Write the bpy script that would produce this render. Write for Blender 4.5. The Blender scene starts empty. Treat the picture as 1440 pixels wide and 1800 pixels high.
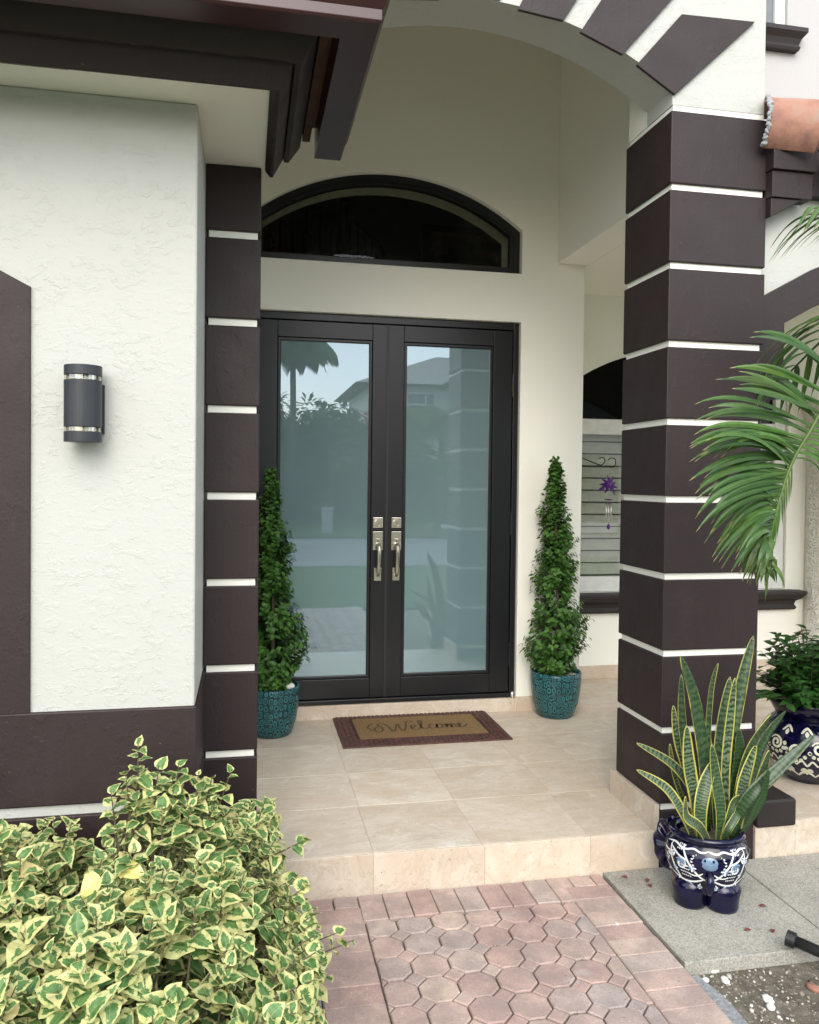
import bpy, bmesh, math, random
import numpy as np
from mathutils import Vector, Matrix
from mathutils.geometry import tessellate_polygon
random.seed(7)
R = math.radians
S = bpy.context.scene
COL = S.collection

# ------------------------------------------------------------------ camera
F, CX, CY = 1427.59, 720.14, 874.5
CAM = Vector((0.0, -3.3344, 1.5637)); YAW, PITCH, ROLL = .1985, -.0205, .0114
_fw = Vector((math.sin(YAW)*math.cos(PITCH), math.cos(YAW)*math.cos(PITCH), math.sin(PITCH)))
_r = Vector((math.cos(YAW), -math.sin(YAW), 0)); _u = _r.cross(_fw)
RT = _r*math.cos(ROLL)+_u*math.sin(ROLL); UP = -_r*math.sin(ROLL)+_u*math.cos(ROLL)
cd = bpy.data.cameras.new('camera'); cam = bpy.data.objects.new('camera', cd); COL.objects.link(cam)
cd.sensor_width = 36; cd.sensor_fit = 'HORIZONTAL'; cd.lens = F/1440*36
cd.shift_y = -(900-CY)/1440; cd.clip_end = 500; cd.clip_start = .05
M = Matrix.Identity(4)
for i in range(3):
    M[i][0] = RT[i]; M[i][1] = UP[i]; M[i][2] = -_fw[i]; M[i][3] = CAM[i]
cam.matrix_world = M
S.camera = cam

# ------------------------------------------------------------------ world and sun (bright overcast)
SUN_EL, SUN_AZ = R(38), R(192)      # azimuth from +Y clockwise: from behind the camera, a little to the left
w = bpy.data.worlds.new('World'); S.world = w; w.use_nodes = True
nt = w.node_tree; nt.nodes.clear()
wo = nt.nodes.new('ShaderNodeOutputWorld'); bg = nt.nodes.new('ShaderNodeBackground')
sky = nt.nodes.new('ShaderNodeTexSky'); sky.sky_type = 'NISHITA'; sky.sun_disc = False
sky.sun_elevation = SUN_EL; sky.sun_rotation = SUN_AZ; sky.dust_density = 3.0; sky.air_density = 1.0
tc = nt.nodes.new('ShaderNodeTexCoord'); nz = nt.nodes.new('ShaderNodeTexNoise')
nz.inputs['Scale'].default_value = 2.6; nz.inputs['Detail'].default_value = 6
cr = nt.nodes.new('ShaderNodeValToRGB'); cr.color_ramp.elements[0].position = .42; cr.color_ramp.elements[1].position = .70
cr.color_ramp.elements[0].color = (.34, .34, .34, 1)
mx = nt.nodes.new('ShaderNodeMix'); mx.data_type = 'RGBA'
mx.inputs['B'].default_value = (7.6, 8.0, 8.3, 1)
nt.links.new(tc.outputs['Generated'], nz.inputs['Vector']); nt.links.new(nz.outputs['Fac'], cr.inputs['Fac'])
nt.links.new(cr.outputs['Color'], mx.inputs['Factor']); nt.links.new(sky.outputs['Color'], mx.inputs['A'])
nt.links.new(mx.outputs['Result'], bg.inputs['Color']); bg.inputs['Strength'].default_value = .13
nt.links.new(bg.outputs['Background'], wo.inputs['Surface'])
sd = bpy.data.lights.new('sun', 'SUN'); sd.energy = .80; sd.angle = R(45); sd.color = (1, .98, .945)
sun = bpy.data.objects.new('sun', sd); COL.objects.link(sun)
d = Vector((math.sin(SUN_AZ)*math.cos(SUN_EL), math.cos(SUN_AZ)*math.cos(SUN_EL), math.sin(SUN_EL)))
sun.rotation_euler = d.to_track_quat('Z', 'Y').to_euler(); sun.location = (0, -6, 9)
S.view_settings.view_transform = 'Standard'; S.view_settings.look = 'None'
S.view_settings.exposure = 1.38; S.view_settings.gamma = 1
S.render.engine = 'CYCLES'; S.cycles.max_bounces = 12
S.cycles.diffuse_bounces = 8; S.cycles.transparent_max_bounces = 12

# ------------------------------------------------------------------ helpers
def at(u, v, Y):                       # a point of the plane y = Y
    r = _fw+RT*((u-CX)/F)-UP*((v-CY)/F)
    return CAM+r*((Y-CAM.y)/r.y)

class MB:
    def __init__(s): s.v = []; s.f = []; s.uv = []; s.r = []
    def vert(s, p, uv=(0, 0)): s.v.append(tuple(p)); s.uv.append(uv); return len(s.v)-1
    def face(s, idx, rnd=0.0): s.f.append(tuple(idx)); s.r.append(rnd)
    def box(s, x0, x1, y0, y1, z0, z1, rnd=0.0):
        b = [s.vert((x, y, z)) for x in (x0, x1) for y in (y0, y1) for z in (z0, z1)]
        for q in ((0,1,3,2),(4,6,7,5),(0,4,5,1),(2,3,7,6),(0,2,6,4),(1,5,7,3)): s.face([b[i] for i in q], rnd)
        return s
    def obox(s, c, ax, hx, hy, hz, rnd=0.0):   # oriented box, ax = 3x3 columns
        b = []
        for sx in (-1, 1):
            for sy in (-1, 1):
                for sz in (-1, 1): b.append(s.vert(Vector(c)+ax[0]*hx*sx+ax[1]*hy*sy+ax[2]*hz*sz))
        for q in ((0,1,3,2),(4,6,7,5),(0,4,5,1),(2,3,7,6),(0,2,6,4),(1,5,7,3)): s.face([b[i] for i in q], rnd)
    def prism(s, poly, a, b, axis='Y', holes=(), rnd=0.0):
        def P(p, t): return {'Y': (p[0], t, p[1]), 'X': (t, p[0], p[1]), 'Z': (p[0], p[1], t)}[axis]
        loops = [list(poly)]+[list(h) for h in holes]
        flat = [p for l in loops for p in l]
        tris = tessellate_polygon([[Vector((p[0], p[1], 0)) for p in l] for l in loops])
        i0 = [s.vert(P(p, a)) for p in flat]; i1 = [s.vert(P(p, b)) for p in flat]
        for t in tris:
            s.face([i0[k] for k in t], rnd); s.face([i1[k] for k in reversed(t)], rnd)
        o = 0
        for l in loops:
            n = len(l)
            for k in range(n):
                q = (k+1) % n; s.face((i0[o+k], i0[o+q], i1[o+q], i1[o+k]), rnd)
            o += n
        return s
    def lathe(s, prof, c=(0, 0, 0), n=32, sx=1, sy=1, rnd=0.0, a0=0, a1=2*math.pi):
        full = abs(a1-a0-2*math.pi) < 1e-6
        m = n if full else n+1
        rows = []
        L = 0; acc = [0]
        for k in range(1, len(prof)):
            L += math.hypot(prof[k][0]-prof[k-1][0], prof[k][1]-prof[k-1][1]); acc.append(L)
        for k, (r, z) in enumerate(prof):
            rows.append([s.vert((c[0]+r*sx*math.cos(a0+(a1-a0)*i/n), c[1]+r*sy*math.sin(a0+(a1-a0)*i/n), c[2]+z), (i/n, acc[k]/max(L, 1e-6))) for i in range(m)])
        for k in range(len(prof)-1):
            for i in range(m if full else m-1):
                j = (i+1) % m
                s.face((rows[k][i], rows[k][j], rows[k+1][j], rows[k+1][i]), rnd)
        return s
    def tube(s, pts, rad, n=8, cap=True, rnd=0.0):
        pts = [Vector(p) for p in pts]
        if not hasattr(rad, '__len__'): rad = [rad]*len(pts)
        rows = []; prev = None
        for k, p in enumerate(pts):
            t = (pts[min(k+1, len(pts)-1)]-pts[max(k-1, 0)]).normalized()
            if prev is None:
                a = t.orthogonal().normalized()
            else:
                a = (prev-t*prev.dot(t)).normalized()
            prev = a; b = t.cross(a)
            rows.append([s.vert(p+(a*math.cos(2*math.pi*i/n)+b*math.sin(2*math.pi*i/n))*rad[k], (i/n, k/max(1, len(pts)-1))) for i in range(n)])
        for k in range(len(pts)-1):
            for i in range(n):
                j = (i+1) % n; s.face((rows[k][i], rows[k][j], rows[k+1][j], rows[k+1][i]), rnd)
        if cap: s.face(rows[0][::-1], rnd); s.face(rows[-1], rnd)
        return s
    def sphere(s, c, r, n=10, m=6, sc=(1, 1, 1), jit=0, rnd=0.0):
        rows = []
        for k in range(m+1):
            th = math.pi*k/m; rows.append([])
            for i in range(n):
                ph = 2*math.pi*i/n; j = 1+random.uniform(-jit, jit)
                rows[-1].append(s.vert((c[0]+r*sc[0]*j*math.sin(th)*math.cos(ph), c[1]+r*sc[1]*j*math.sin(th)*math.sin(ph), c[2]+r*sc[2]*j*math.cos(th)), (i/n, k/m)))
        for k in range(m):
            for i in range(n):
                j = (i+1) % n; s.face((rows[k][i], rows[k+1][i], rows[k+1][j], rows[k][j]), rnd)
        return s
    def leaf(s, p, d, nrm, L, W, shape, fold=.25, droop=.3, rnd=0.0, wav=0.0):
        d = d.normalized(); sd_ = d.cross(nrm)
        if sd_.length < 1e-4: sd_ = d.orthogonal()
        sd_.normalize(); n_ = sd_.cross(d)
        cur = []; n = len(shape)
        for k, (t, wd) in enumerate(shape):
            q = p+d*(L*t)-n_*(droop*L*t*t)
            if wd <= 0:
                i = s.vert(q, (0, t)); cur.append((i, i, i))
            else:
                h = W*wd
                wv = wav*math.sin(k*2.3+rnd*20)*h
                cur.append((s.vert(q-sd_*h+n_*(fold*h+wv), (-1, t)), s.vert(q, (0, t)), s.vert(q+sd_*h+n_*(fold*h-wv), (1, t))))
        for k in range(n-1):
            a, b = cur[k], cur[k+1]
            for e in (0, 1):
                idx = [a[e], a[e+1], b[e+1], b[e]]
                u = []
                for x in idx:
                    if x not in u: u.append(x)
                if len(u) > 2: s.face(u, rnd)
    def build(s, name, mat, parent=None, smooth=False, bevel=0, fix=False, seg=2, **tags):
        me = bpy.data.meshes.new(name); me.from_pydata(s.v, [], s.f); 
        at_ = me.attributes.new('rnd', 'FLOAT', 'FACE')
        if len(me.polygons) == len(s.r): at_.data.foreach_set('value', s.r)
        ul = me.uv_layers.new(name='UVMap')
        li = np.empty(len(me.loops), dtype=np.int32); me.loops.foreach_get('vertex_index', li)
        ul.data.foreach_set('uv', np.array(s.uv, dtype=np.float32)[li].ravel())
        if fix:
            bm = bmesh.new(); bm.from_mesh(me); bmesh.ops.recalc_face_normals(bm, faces=bm.faces); bm.to_mesh(me); bm.free()
        if smooth: me.polygons.foreach_set('use_smooth', [True]*len(me.polygons))
        me.materials.append(mat)
        o = bpy.data.objects.new(name, me); COL.objects.link(o)
        if parent: o.parent = parent
        if bevel:
            b = o.modifiers.new('bevel', 'BEVEL'); b.width = bevel; b.segments = seg; b.limit_method = 'ANGLE'; b.angle_limit = R(40)
        tag(o, **tags); return o

def tag(o, label=None, cat=None, group=None, kind=None):
    for k, v in (('label', label), ('category', cat), ('group', group), ('kind', kind)):
        if v: o[k] = v
    return o
def thing(name, label, cat, loc=(0, 0, 0), group=None):
    o = bpy.data.objects.new(name, None); o.empty_display_size = .1; COL.objects.link(o); o.location = loc
    return tag(o, label, cat, group)
def shift(mb, loc):                    # geometry was written in world coordinates: make it local to an Empty at loc
    mb.v = [(a-loc[0], b-loc[1], c-loc[2]) for a, b, c in mb.v]; return mb

# ------------------------------------------------------------------ materials
class NT:
    def __init__(s, name):
        s.m = bpy.data.materials.new(name); s.m.use_nodes = True; s.t = s.m.node_tree; s.t.nodes.clear()
        s.out = s.t.nodes.new('ShaderNodeOutputMaterial'); s.b = s.t.nodes.new('ShaderNodeBsdfPrincipled')
        s.t.links.new(s.b.outputs[0], s.out.inputs['Surface'])
    def n(s, typ, **k):
        nd = s.t.nodes.new('ShaderNode'+typ)
        for a, b in k.items():
            if a.startswith('_'): nd.inputs[a[1:].replace('_', ' ')].default_value = b
            else: setattr(nd, a, b)
        return nd
    def l(s, a, b): s.t.links.new(a, b)
    def set(s, **k):
        for a, b in k.items(): s.b.inputs[a.replace('_', ' ')].default_value = b
        return s
    def obj(s): return s.n('TexCoord').outputs['Object']
    def uvo(s): return s.n('TexCoord').outputs['UV']
    def map(s, vec, sc=(1, 1, 1), rot=(0, 0, 0)):
        m = s.n('Mapping'); m.inputs['Scale'].default_value = sc; m.inputs['Rotation'].default_value = rot; s.l(vec, m.inputs['Vector']); return m.outputs[0]
    def noise(s, vec, sc, det=4, rough=.5, dist=0):
        n = s.n('TexNoise'); n.inputs['Scale'].default_value = sc; n.inputs['Detail'].default_value = det
        n.inputs['Roughness'].default_value = rough; n.inputs['Distortion'].default_value = dist
        if vec is not None: s.l(vec, n.inputs['Vector'])
        return n.outputs['Fac']
    def ramp(s, fac, stops, interp='LINEAR'):
        r = s.n('ValToRGB'); r.color_ramp.interpolation = interp; e = r.color_ramp.elements
        while len(e) < len(stops): e.new(.5)
        for k, (p, c) in enumerate(stops):
            e[k].position = p; e[k].color = (c, c, c, 1) if not hasattr(c, '__len__') else (*c, 1)
        s.l(fac, r.inputs['Fac']); return r.outputs['Color']
    def mix(s, fac, a, b, typ='MIX'):
        m = s.n('Mix', data_type='RGBA', blend_type=typ)
        for x, nm in ((fac, 'Factor'), (a, 'A'), (b, 'B')):
            if hasattr(x, 'links'): s.l(x, m.inputs[nm])
            else: m.inputs[nm].default_value = (*x, 1) if hasattr(x, '__len__') else x
        return m.outputs['Result']
    def math(s, op, a, b=None, c=None):
        m = s.n('Math', operation=op)
        for i, x in enumerate((a, b, c)):
            if x is None: continue
            if hasattr(x, 'links'): s.l(x, m.inputs[i])
            else: m.inputs[i].default_value = x
        return m.outputs[0]
    def bump(s, h, dist=.005, st=1.0, prev=None):
        b = s.n('Bump'); b.inputs['Distance'].default_value = dist; b.inputs['Strength'].default_value = st
        s.l(h, b.inputs['Height'])
        if prev is not None: s.l(prev, b.inputs['Normal'])
        s.l(b.outputs[0], s.b.inputs['Normal']); return b.outputs[0]
    def col(s, c): s.l(c, s.b.inputs['Base Color'])
    def attr(s, nm='rnd'):
        a = s.n('Attribute', attribute_name=nm); return a.outputs['Fac']

def stucco(name, col, amt=1.0, sheen=.55):
    N = NT(name); o = N.obj()
    n1 = N.noise(N.map(o, (1, 1, 1.3)), 24, 5, .62, .1); pl = N.ramp(n1, [(.53, 0), (.60, 1), (.72, .8), (1, .6)])
    patch = N.ramp(N.noise(o, 4.3, 5, .65), [(.38, .25), (.66, 1)])
    n2 = N.noise(o, 48, 5, .6, .1); p2 = N.ramp(n2, [(.56, 0), (.58, 1), (.66, .1)])
    h = N.math('MULTIPLY', N.math('ADD', pl, N.math('MULTIPLY', p2, .12)), patch)
    b1 = N.bump(h, .0034*amt, .42); b2 = N.bump(N.noise(N.map(o, (1, 1, 1.6)), 40, 5, .6), .0030*amt, .42, b1); N.bump(N.noise(o, 110, 3), .0006, .35, b2)
    m = N.ramp(N.noise(o, 1.4, 3), [(.3, [c*.98 for c in col]), (.7, col)])
    N.col(m); N.set(Roughness=sheen); return N.m
M_stucco_dim = stucco('stucco_darkened', (.462, .468, .434))  # wall paint darkened in its colour to offset the stronger light outside
M_stucco_lifted = stucco('stucco_lightened', (.86, .855, .775), .2)  # same wall paint, lightened in its colour to brighten the shaded entry
M_pink = stucco('upper_stucco', (.43, .42, .413), .5)
def paint_brown(name, col, rough):
    N = NT(name); o = N.obj(); n = N.noise(o, 3, 5, .6); c = N.ramp(n, [(.3, [x*.85 for x in col]), (.75, [x*1.15 for x in col])])
    c = N.mix(N.ramp(N.noise(N.map(o, (9, 9, 1.2)), 4, 6, .7), [(.55, 0), (.75, .35)]), c, [x*1.8+.004 for x in col])
    c = N.mix(N.ramp(N.noise(o, 42, 3, .55), [(.74, 0), (.76, .45)]), c, (.20, .18, .17))
    c = N.mix(N.ramp(N.noise(o, 1.7, 5, .7), [(.58, 0), (.75, .25)]), c, (.07, .06, .055))
    N.col(c); N.l(N.math('ADD', N.math('MULTIPLY', N.noise(o, 6, 4), .3), rough-.15), N.b.inputs['Roughness'])
    h = N.ramp(N.noise(N.map(o, (1, 1, .6)), 22, 7, .65, .1), [(.55, 0), (.64, 1)])
    b = N.bump(h, .0012, .5); N.bump(N.noise(o, 90, 4), .0010, .7, b); return N.m
M_brown = paint_brown('brown_paint', (.0180, .0086, .0088), .60)
M_fascia = paint_brown('fascia_paint', (.0155, .0070, .0072), .62)
M_rough = paint_brown('rough_brown', (.016, .0105, .0105), .6)
def plain(name, col, rough=.5, metal=0, bumpsc=None, bd=.001, var=.08):
    N = NT(name); o = N.obj(); c = N.ramp(N.noise(o, 14, 4), [(.3, [x*(1-var) for x in col]), (.7, [x*(1+var) for x in col])]); N.col(c)
    N.set(Roughness=rough, Metallic=metal)
    if bumpsc: N.bump(N.noise(o, bumpsc, 4), bd, .6)
    return N.m
M_gutter = plain('gutter_metal', (.040, .0125, .0135), .3)
M_door = plain('door_paint', (.0050, .0058, .0078), .34, 0, 200, .0003)
M_nickel = plain('brushed_nickel', (.62, .58, .49), .27, 1, 300, .0002)
M_black = plain('black_plastic', (.012, .012, .013), .45)
M_lamp = plain('lamp_metal', (.030, .034, .040), .45, .2, 260, .0003)
M_wframe = plain('white_vinyl', (.72, .73, .70), .35)
M_slat = plain('shutter_slat', (.60, .60, .53), .5)
M_wood = plain('bare_wood', (.055, .022, .012), .8, 0, 60, .003, .4)
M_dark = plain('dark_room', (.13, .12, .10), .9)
M_iron = plain('wrought_iron', (.012, .012, .012), .5)
M_stem = plain('stem_bark', (.10, .085, .05), .8, 0, 90, .002)
M_whitestone = plain('white_stone', (.75, .74, .70), .6)
M_purple = plain('purple_acrylic', (.07, .012, .16), .2)
M_silver = plain('chime_metal', (.7, .68, .68), .25, 1)
M_red = plain('dry_leaf', (.16, .035, .03), .7)

def travertine():
    N = NT('travertine'); o = N.obj(); r = N.attr()
    off = N.n('Combine' 'XYZ'); N.l(N.math('MULTIPLY', r, 37.0), off.inputs[0]); N.l(N.math('MULTIPLY', r, 11.0), off.inputs[1])
    va = N.n('VectorMath', operation='ADD'); N.l(o, va.inputs[0]); N.l(off.outputs[0], va.inputs[1]); v = va.outputs[0]
    wv = N.noise(N.map(v, (1.2, 4.5, 1.5)), 2.2, 8, .62, 1.4)
    c = N.ramp(wv, [(.28, (.52, .43, .335)), (.45, (.62, .535, .435)), (.60, (.67, .59, .495)), (.76, (.72, .655, .57))])
    vein = N.ramp(N.noise(N.map(v, (1, 2.6, 1)), 3.2, 9, .7, 2.6), [(.47, 0), (.50, .5), (.53, 0)])
    c = N.mix(vein, c, (.42, .34, .25))
    t = N.ramp(r, [(0, (.90, .905, .90)), (.5, (.95, .96, .965)), (.9, (.98, .965, .94)), (1, (1.03, 1.05, 1.05))]); c = N.mix(1.0, c, t, 'MULTIPLY')
    c = N.mix(N.ramp(N.noise(v, 1.8, 7, .65, 2.0), [(.35, .55), (.60, 0)]), c, (.50, .385, .28))
    c = N.mix(N.ramp(N.noise(v, 2.4, 8, .7, 3.0), [(.56, 0), (.70, .45)]), c, (.80, .77, .71))
    pit = N.ramp(N.noise(v, 46, 4, .6), [(.30, .75), (.36, 0)]); c = N.mix(pit, c, (.33, .25, .17))
    dirt = N.ramp(N.noise(o, 70, 2), [(.76, 0), (.79, .8)]); c = N.mix(dirt, c, (.08, .06, .05))
    N.col(c); N.set(Roughness=.42); N.bump(N.math('SUBTRACT', wv, N.math('MULTIPLY', pit, .6)), .0015, .5); return N.m
M_trav = travertine()

def conc(name, col, sc=1.0, speck=.5):
    N = NT(name); o = N.obj()
    base = N.ramp(N.noise(o, 2.5*sc, 6, .65), [(.3, [x*.72 for x in col]), (.7, [x*1.1 for x in col])])
    vor = N.n('TexVoronoi'); vor.inputs['Scale'].default_value = 210*sc; N.l(o, vor.inputs['Vector'])
    bw = N.n('RGBToBW'); N.l(vor.outputs['Color'], bw.inputs[0]); c = N.mix(speck, base, bw.outputs[0], 'SOFT_LIGHT')
    c = N.mix(N.ramp(N.noise(o, 3.4*sc, 7, .75, .4), [(.50, 0), (.72, .6)]), c, [x*.42 for x in col])
    c = N.mix(N.ramp(N.noise(o, 120*sc, 3, .7), [(.52, 0), (.62, .55)]), c, [x*1.4 for x in col])
    c = N.mix(N.ramp(N.noise(o, 90*sc, 3, .7, .3), [(.60, 0), (.66, .7)]), c, [x*.3 for x in col])
    N.col(c); N.set(Roughness=.85); N.bump(N.noise(o, 150*sc, 4, .7), .003, .8); return N.m
M_slab = conc('aggregate_concrete', (.33, .318, .275))
M_curb = conc('grey_curb', (.27, .28, .29), .5, .3)
def pav():
    N = NT('brick_paver'); o = N.obj(); r = N.attr()
    c0 = N.ramp(r, [(0, (.44, .22, .165)), (.16, (.36, .16, .13)), (.32, (.52, .32, .24)), (.48, (.37, .24, .215)), (.60, (.33, .30, .285)), (.74, (.50, .27, .20)), (.88, (.42, .35, .30)), (1, (.56, .38, .27))])
    c0 = N.mix(.5, c0, N.ramp(N.noise(o, 5, 6, .7), [(.3, (.27, .19, .17)), (.7, (.58, .42, .33))]))
    c = N.mix(N.ramp(N.noise(o, 170, 3, .7), [(.58, 0), (.66, .6)]), c0, (.62, .54, .48))
    c = N.mix(N.ramp(N.noise(o, 130, 3, .7, .4), [(.62, 0), (.68, .85)]), c, (.09, .06, .055))
    spl = N.ramp(N.noise(o, 26, 5, .55, .5), [(.70, 0), (.725, .9)])
    mask = N.ramp(N.noise(o, 3.1, 2), [(.5, 0), (.56, 1)])
    c = N.mix(N.math('MULTIPLY', spl, mask), c, (.72, .70, .68))
    c = N.mix(N.ramp(N.noise(o, 6.5, 7, .72), [(.42, .5), (.60, 0)]), c, (.21, .16, .145))
    c = N.mix(N.ramp(N.noise(o, 9, 6, .7, .6), [(.60, 0), (.70, .35)]), c, (.50, .47, .44))
    hs = N.n('HueSaturation'); hs.inputs['Saturation'].default_value = .80; hs.inputs['Value'].default_value = 1.03; N.l(c, hs.inputs['Color']); N.col(hs.outputs[0]); N.set(Roughness=.8); N.bump(N.noise(o, 140, 5, .7), .003, .8); return N.m
M_pav = pav()
def soil():
    N = NT('garden_soil'); o = N.obj()
    c = N.ramp(N.noise(o, 18, 8, .75), [(.3, (.07, .058, .042)), (.5, (.16, .14, .105)), (.68, (.27, .235, .19))])
    c = N.mix(N.ramp(N.noise(o, 2.6, 4, .6), [(.52, 0), (.66, .85)]), c, (.060, .072, .022))
    v = N.n('TexVoronoi'); v.inputs['Scale'].default_value = 130; N.l(o, v.inputs['Vector'])
    c = N.mix(N.ramp(N.noise(o, 85, 2), [(.62, 0), (.68, 1)]), c, (.42, .38, .33))
    N.col(c); N.set(Roughness=.95); N.bump(N.noise(o, 60, 8, .8), .012, 1); return N.m
M_soil = soil()
def grass():
    N = NT('grass'); o = N.obj(); c = N.ramp(N.noise(o, 3, 8, .7), [(.3, (.035, .085, .02)), (.7, (.085, .15, .04))]); N.col(c); N.set(Roughness=.9); N.bump(N.noise(o, 90, 4), .03, 1); return N.m
M_grass = grass(); M_road = conc('asphalt_road', (.20, .20, .20), .15, .2); M_walk = conc('concrete_walk', (.42, .41, .39), .2, .2)

def leafmat(name, c0, c1, rough=.4, trans=.25, vein=True, tip=None):
    N = NT(name); r = N.attr(); c = N.ramp(r, [(0, c0), (1, c1)])
    if vein:
        sx = N.n('SeparateXYZ'); N.l(N.uvo(), sx.inputs[0]); a = N.math('ABSOLUTE', sx.outputs[0])
        c = N.mix(N.ramp(a, [(0, .35), (.12, 0)]), c, [x*1.5 for x in c1])
    c = N.mix(N.ramp(N.noise(N.obj(), 30, 3), [(.4, 0), (.8, .4)]), c, [x*.6 for x in c0])
    if tip: c = N.mix(N.ramp(N.math('ADD', sx.outputs[1], N.math('MULTIPLY', N.math('SUBTRACT', N.noise(N.obj(), 8, 2), .5), .12)), [(.93, 0), (.97, .9)]), c, tip); c = N.mix(N.ramp(N.noise(N.obj(), 5, 4), [(.5, 0), (.8, .5)]), c, (.14, .17, .04))
    N.col(c); N.set(Roughness=rough)
    tr = N.n('BsdfTranslucent'); N.l(c, tr.inputs[0]); ms = N.n('MixShader'); ms.inputs[0].default_value = trans
    N.l(N.b.outputs[0], ms.inputs[1]); N.l(tr.outputs[0], ms.inputs[2]); N.l(ms.outputs[0], N.out.inputs['Surface']); return N.m
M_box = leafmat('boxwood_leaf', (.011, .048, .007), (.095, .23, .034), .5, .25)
M_palm = leafmat('palm_leaf', (.022, .075, .012), (.085, .19, .032), .42, .25, True, (.34, .27, .14))
M_shrub = leafmat('shrub_leaf', (.018, .065, .012), (.05, .14, .03), .35, .2)
M_tree = leafmat('tree_leaf', (.04, .085, .022), (.13, .20, .06), .6, .2, False)
M_bloom = leafmat('bloom', (.30, .02, .10), (.45, .05, .16), .6, .3, False)
def varieg():
    N = NT('variegated_leaf'); sx = N.n('SeparateXYZ'); N.l(N.uvo(), sx.inputs[0]); u = N.math('ABSOLUTE', sx.outputs[0]); v = sx.outputs[1]
    tip = N.math('MAXIMUM', u, N.math('MULTIPLY', N.math('ABSOLUTE', N.math('SUBTRACT', v, .46)), 1.75))
    e = N.math('ADD', tip, N.math('MULTIPLY', N.math('SUBTRACT', N.noise(N.obj(), 34, 4, .7), .5), 1.7))
    r = N.attr(); e = N.math('ADD', e, N.math('MULTIPLY', N.math('SUBTRACT', r, .5), .45))
    k = N.ramp(e, [(.53, 0), (.59, 1)])
    gr = N.ramp(N.noise(N.obj(), 45, 3), [(.35, (.06, .15, .035)), (.65, (.13, .25, .08))])
    ye = N.ramp(r, [(0, (.48, .52, .20)), (.6, (.58, .58, .25)), (.93, (.63, .60, .27)), (1, (.60, .50, .22))])
    c = N.mix(k, gr, ye); c = N.mix(N.ramp(u, [(0, .35), (.07, 0)]), c, (.42, .5, .2))
    N.col(c); N.set(Roughness=.5)
    tr = N.n('BsdfTranslucent'); N.l(c, tr.inputs[0]); ms = N.n('MixShader'); ms.inputs[0].default_value = .22
    N.l(N.b.outputs[0], ms.inputs[1]); N.l(tr.outputs[0], ms.inputs[2]); N.l(ms.outputs[0], N.out.inputs['Surface']); return N.m
M_var = varieg()
def snake():
    N = NT('banded_leaf'); uv = N.uvo(); sx = N.n('SeparateXYZ'); N.l(uv, sx.inputs[0]); u = N.math('ABSOLUTE', sx.outputs[0]); v = sx.outputs[1]
    r = N.attr(); o = N.obj()
    ph = N.math('ADD', N.math('MULTIPLY', v, 170.0), N.math('MULTIPLY', N.noise(N.map(o, (1, 1, 1)), 32, 4, .7), 16.0))
    b = N.ramp(N.math('ADD', N.math('MULTIPLY', N.math('SINE', ph), .5), .5), [(.35, 0), (.75, 1)])
    gl = N.ramp(r, [(0, (.035, .07, .024)), (.5, (.07, .11, .048)), (1, (.125, .165, .095))])
    c = N.mix(b, gl, (.014, .042, .015))
    c = N.mix(N.ramp(N.math('ADD', N.math('ADD', u, N.math('MULTIPLY', N.math('SUBTRACT', r, .5), .26)), N.math('MULTIPLY', N.math('SUBTRACT', N.noise(o, 9, 4, .7), .5), .30)), [(.88, 0), (.93, 1)]), c, (.42, .40, .085))
    N.col(c); N.set(Roughness=.36); return N.m
M_snake = snake()

def tealpot():
    N = NT('teal_glaze'); uv = N.uvo(); v = N.map(uv, (34, 14, 1))
    vo = N.n('TexVoronoi', feature='DISTANCE_TO_EDGE'); vo.inputs['Scale'].default_value = 1.0; vo.inputs['Randomness'].default_value = .35; N.l(v, vo.inputs['Vector'])
    f1 = N.n('TexVoronoi'); f1.inputs['Scale'].default_value = 1.0; f1.inputs['Randomness'].default_value = .35; N.l(v, f1.inputs['Vector'])
    ring = N.math('SINE', N.math('MULTIPLY', f1.outputs['Distance'], 19.0))
    h = N.math('MULTIPLY', N.ramp(vo.outputs['Distance'], [(.02, 0), (.08, 1)]), N.ramp(N.math('ADD', N.math('MULTIPLY', ring, .5), .5), [(.15, 0), (.5, 1)]))
    n = N.noise(N.obj(), 12, 4)
    c = N.mix(h, (.005, .022, .030), N.ramp(n, [(.3, (.015, .105, .115)), (.7, (.035, .19, .195))]))
    N.col(c); N.set(Roughness=.22); N.bump(h, .004, .8); return N.m
M_teal = tealpot()
N_ = NT('cobalt_glaze'); N_.set(Roughness=.1); N_.col(N_.ramp(N_.noise(N_.obj(), 20, 4), [(.3, (.002, .002, .010)), (.75, (.004, .004, .038))])); M_cobalt = N_.m
M_face = plain('light_blue_glaze', (.15, .235, .34), .15, 0, 40, .002, .3)
def terr():
    N = NT('terracotta'); o = N.obj(); c = N.ramp(N.noise(o, 7, 6, .6), [(.3, (.19, .095, .07)), (.5, (.33, .16, .11)), (.72, (.31, .22, .17))])
    c = N.mix(N.ramp(N.noise(o, 45, 3), [(.66, 0), (.72, .6)]), c, (.15, .09, .07)); N.col(c); N.set(Roughness=.8); N.bump(N.noise(o, 60, 5), .002, .7); return N.m
M_terra = terr()
M_mortar = plain('mortar', (.30, .31, .32), .9, 0, 60, .01, .2)
def coir():
    N = NT('coir'); o = N.obj(); N.col(N.ramp(N.noise(o, 220, 3, .8), [(.35, (.115, .065, .022)), (.65, (.30, .185, .075))])); N.set(Roughness=.95); N.bump(N.noise(o, 260, 3, .8), .004, 1); return N.m
M_coir = coir()
M_rubber = plain('brown_rubber', (.075, .030, .024), .6, 0, 90, .001, .25)
M_ink = plain('mat_print', (.085, .048, .022), .9)

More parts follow.
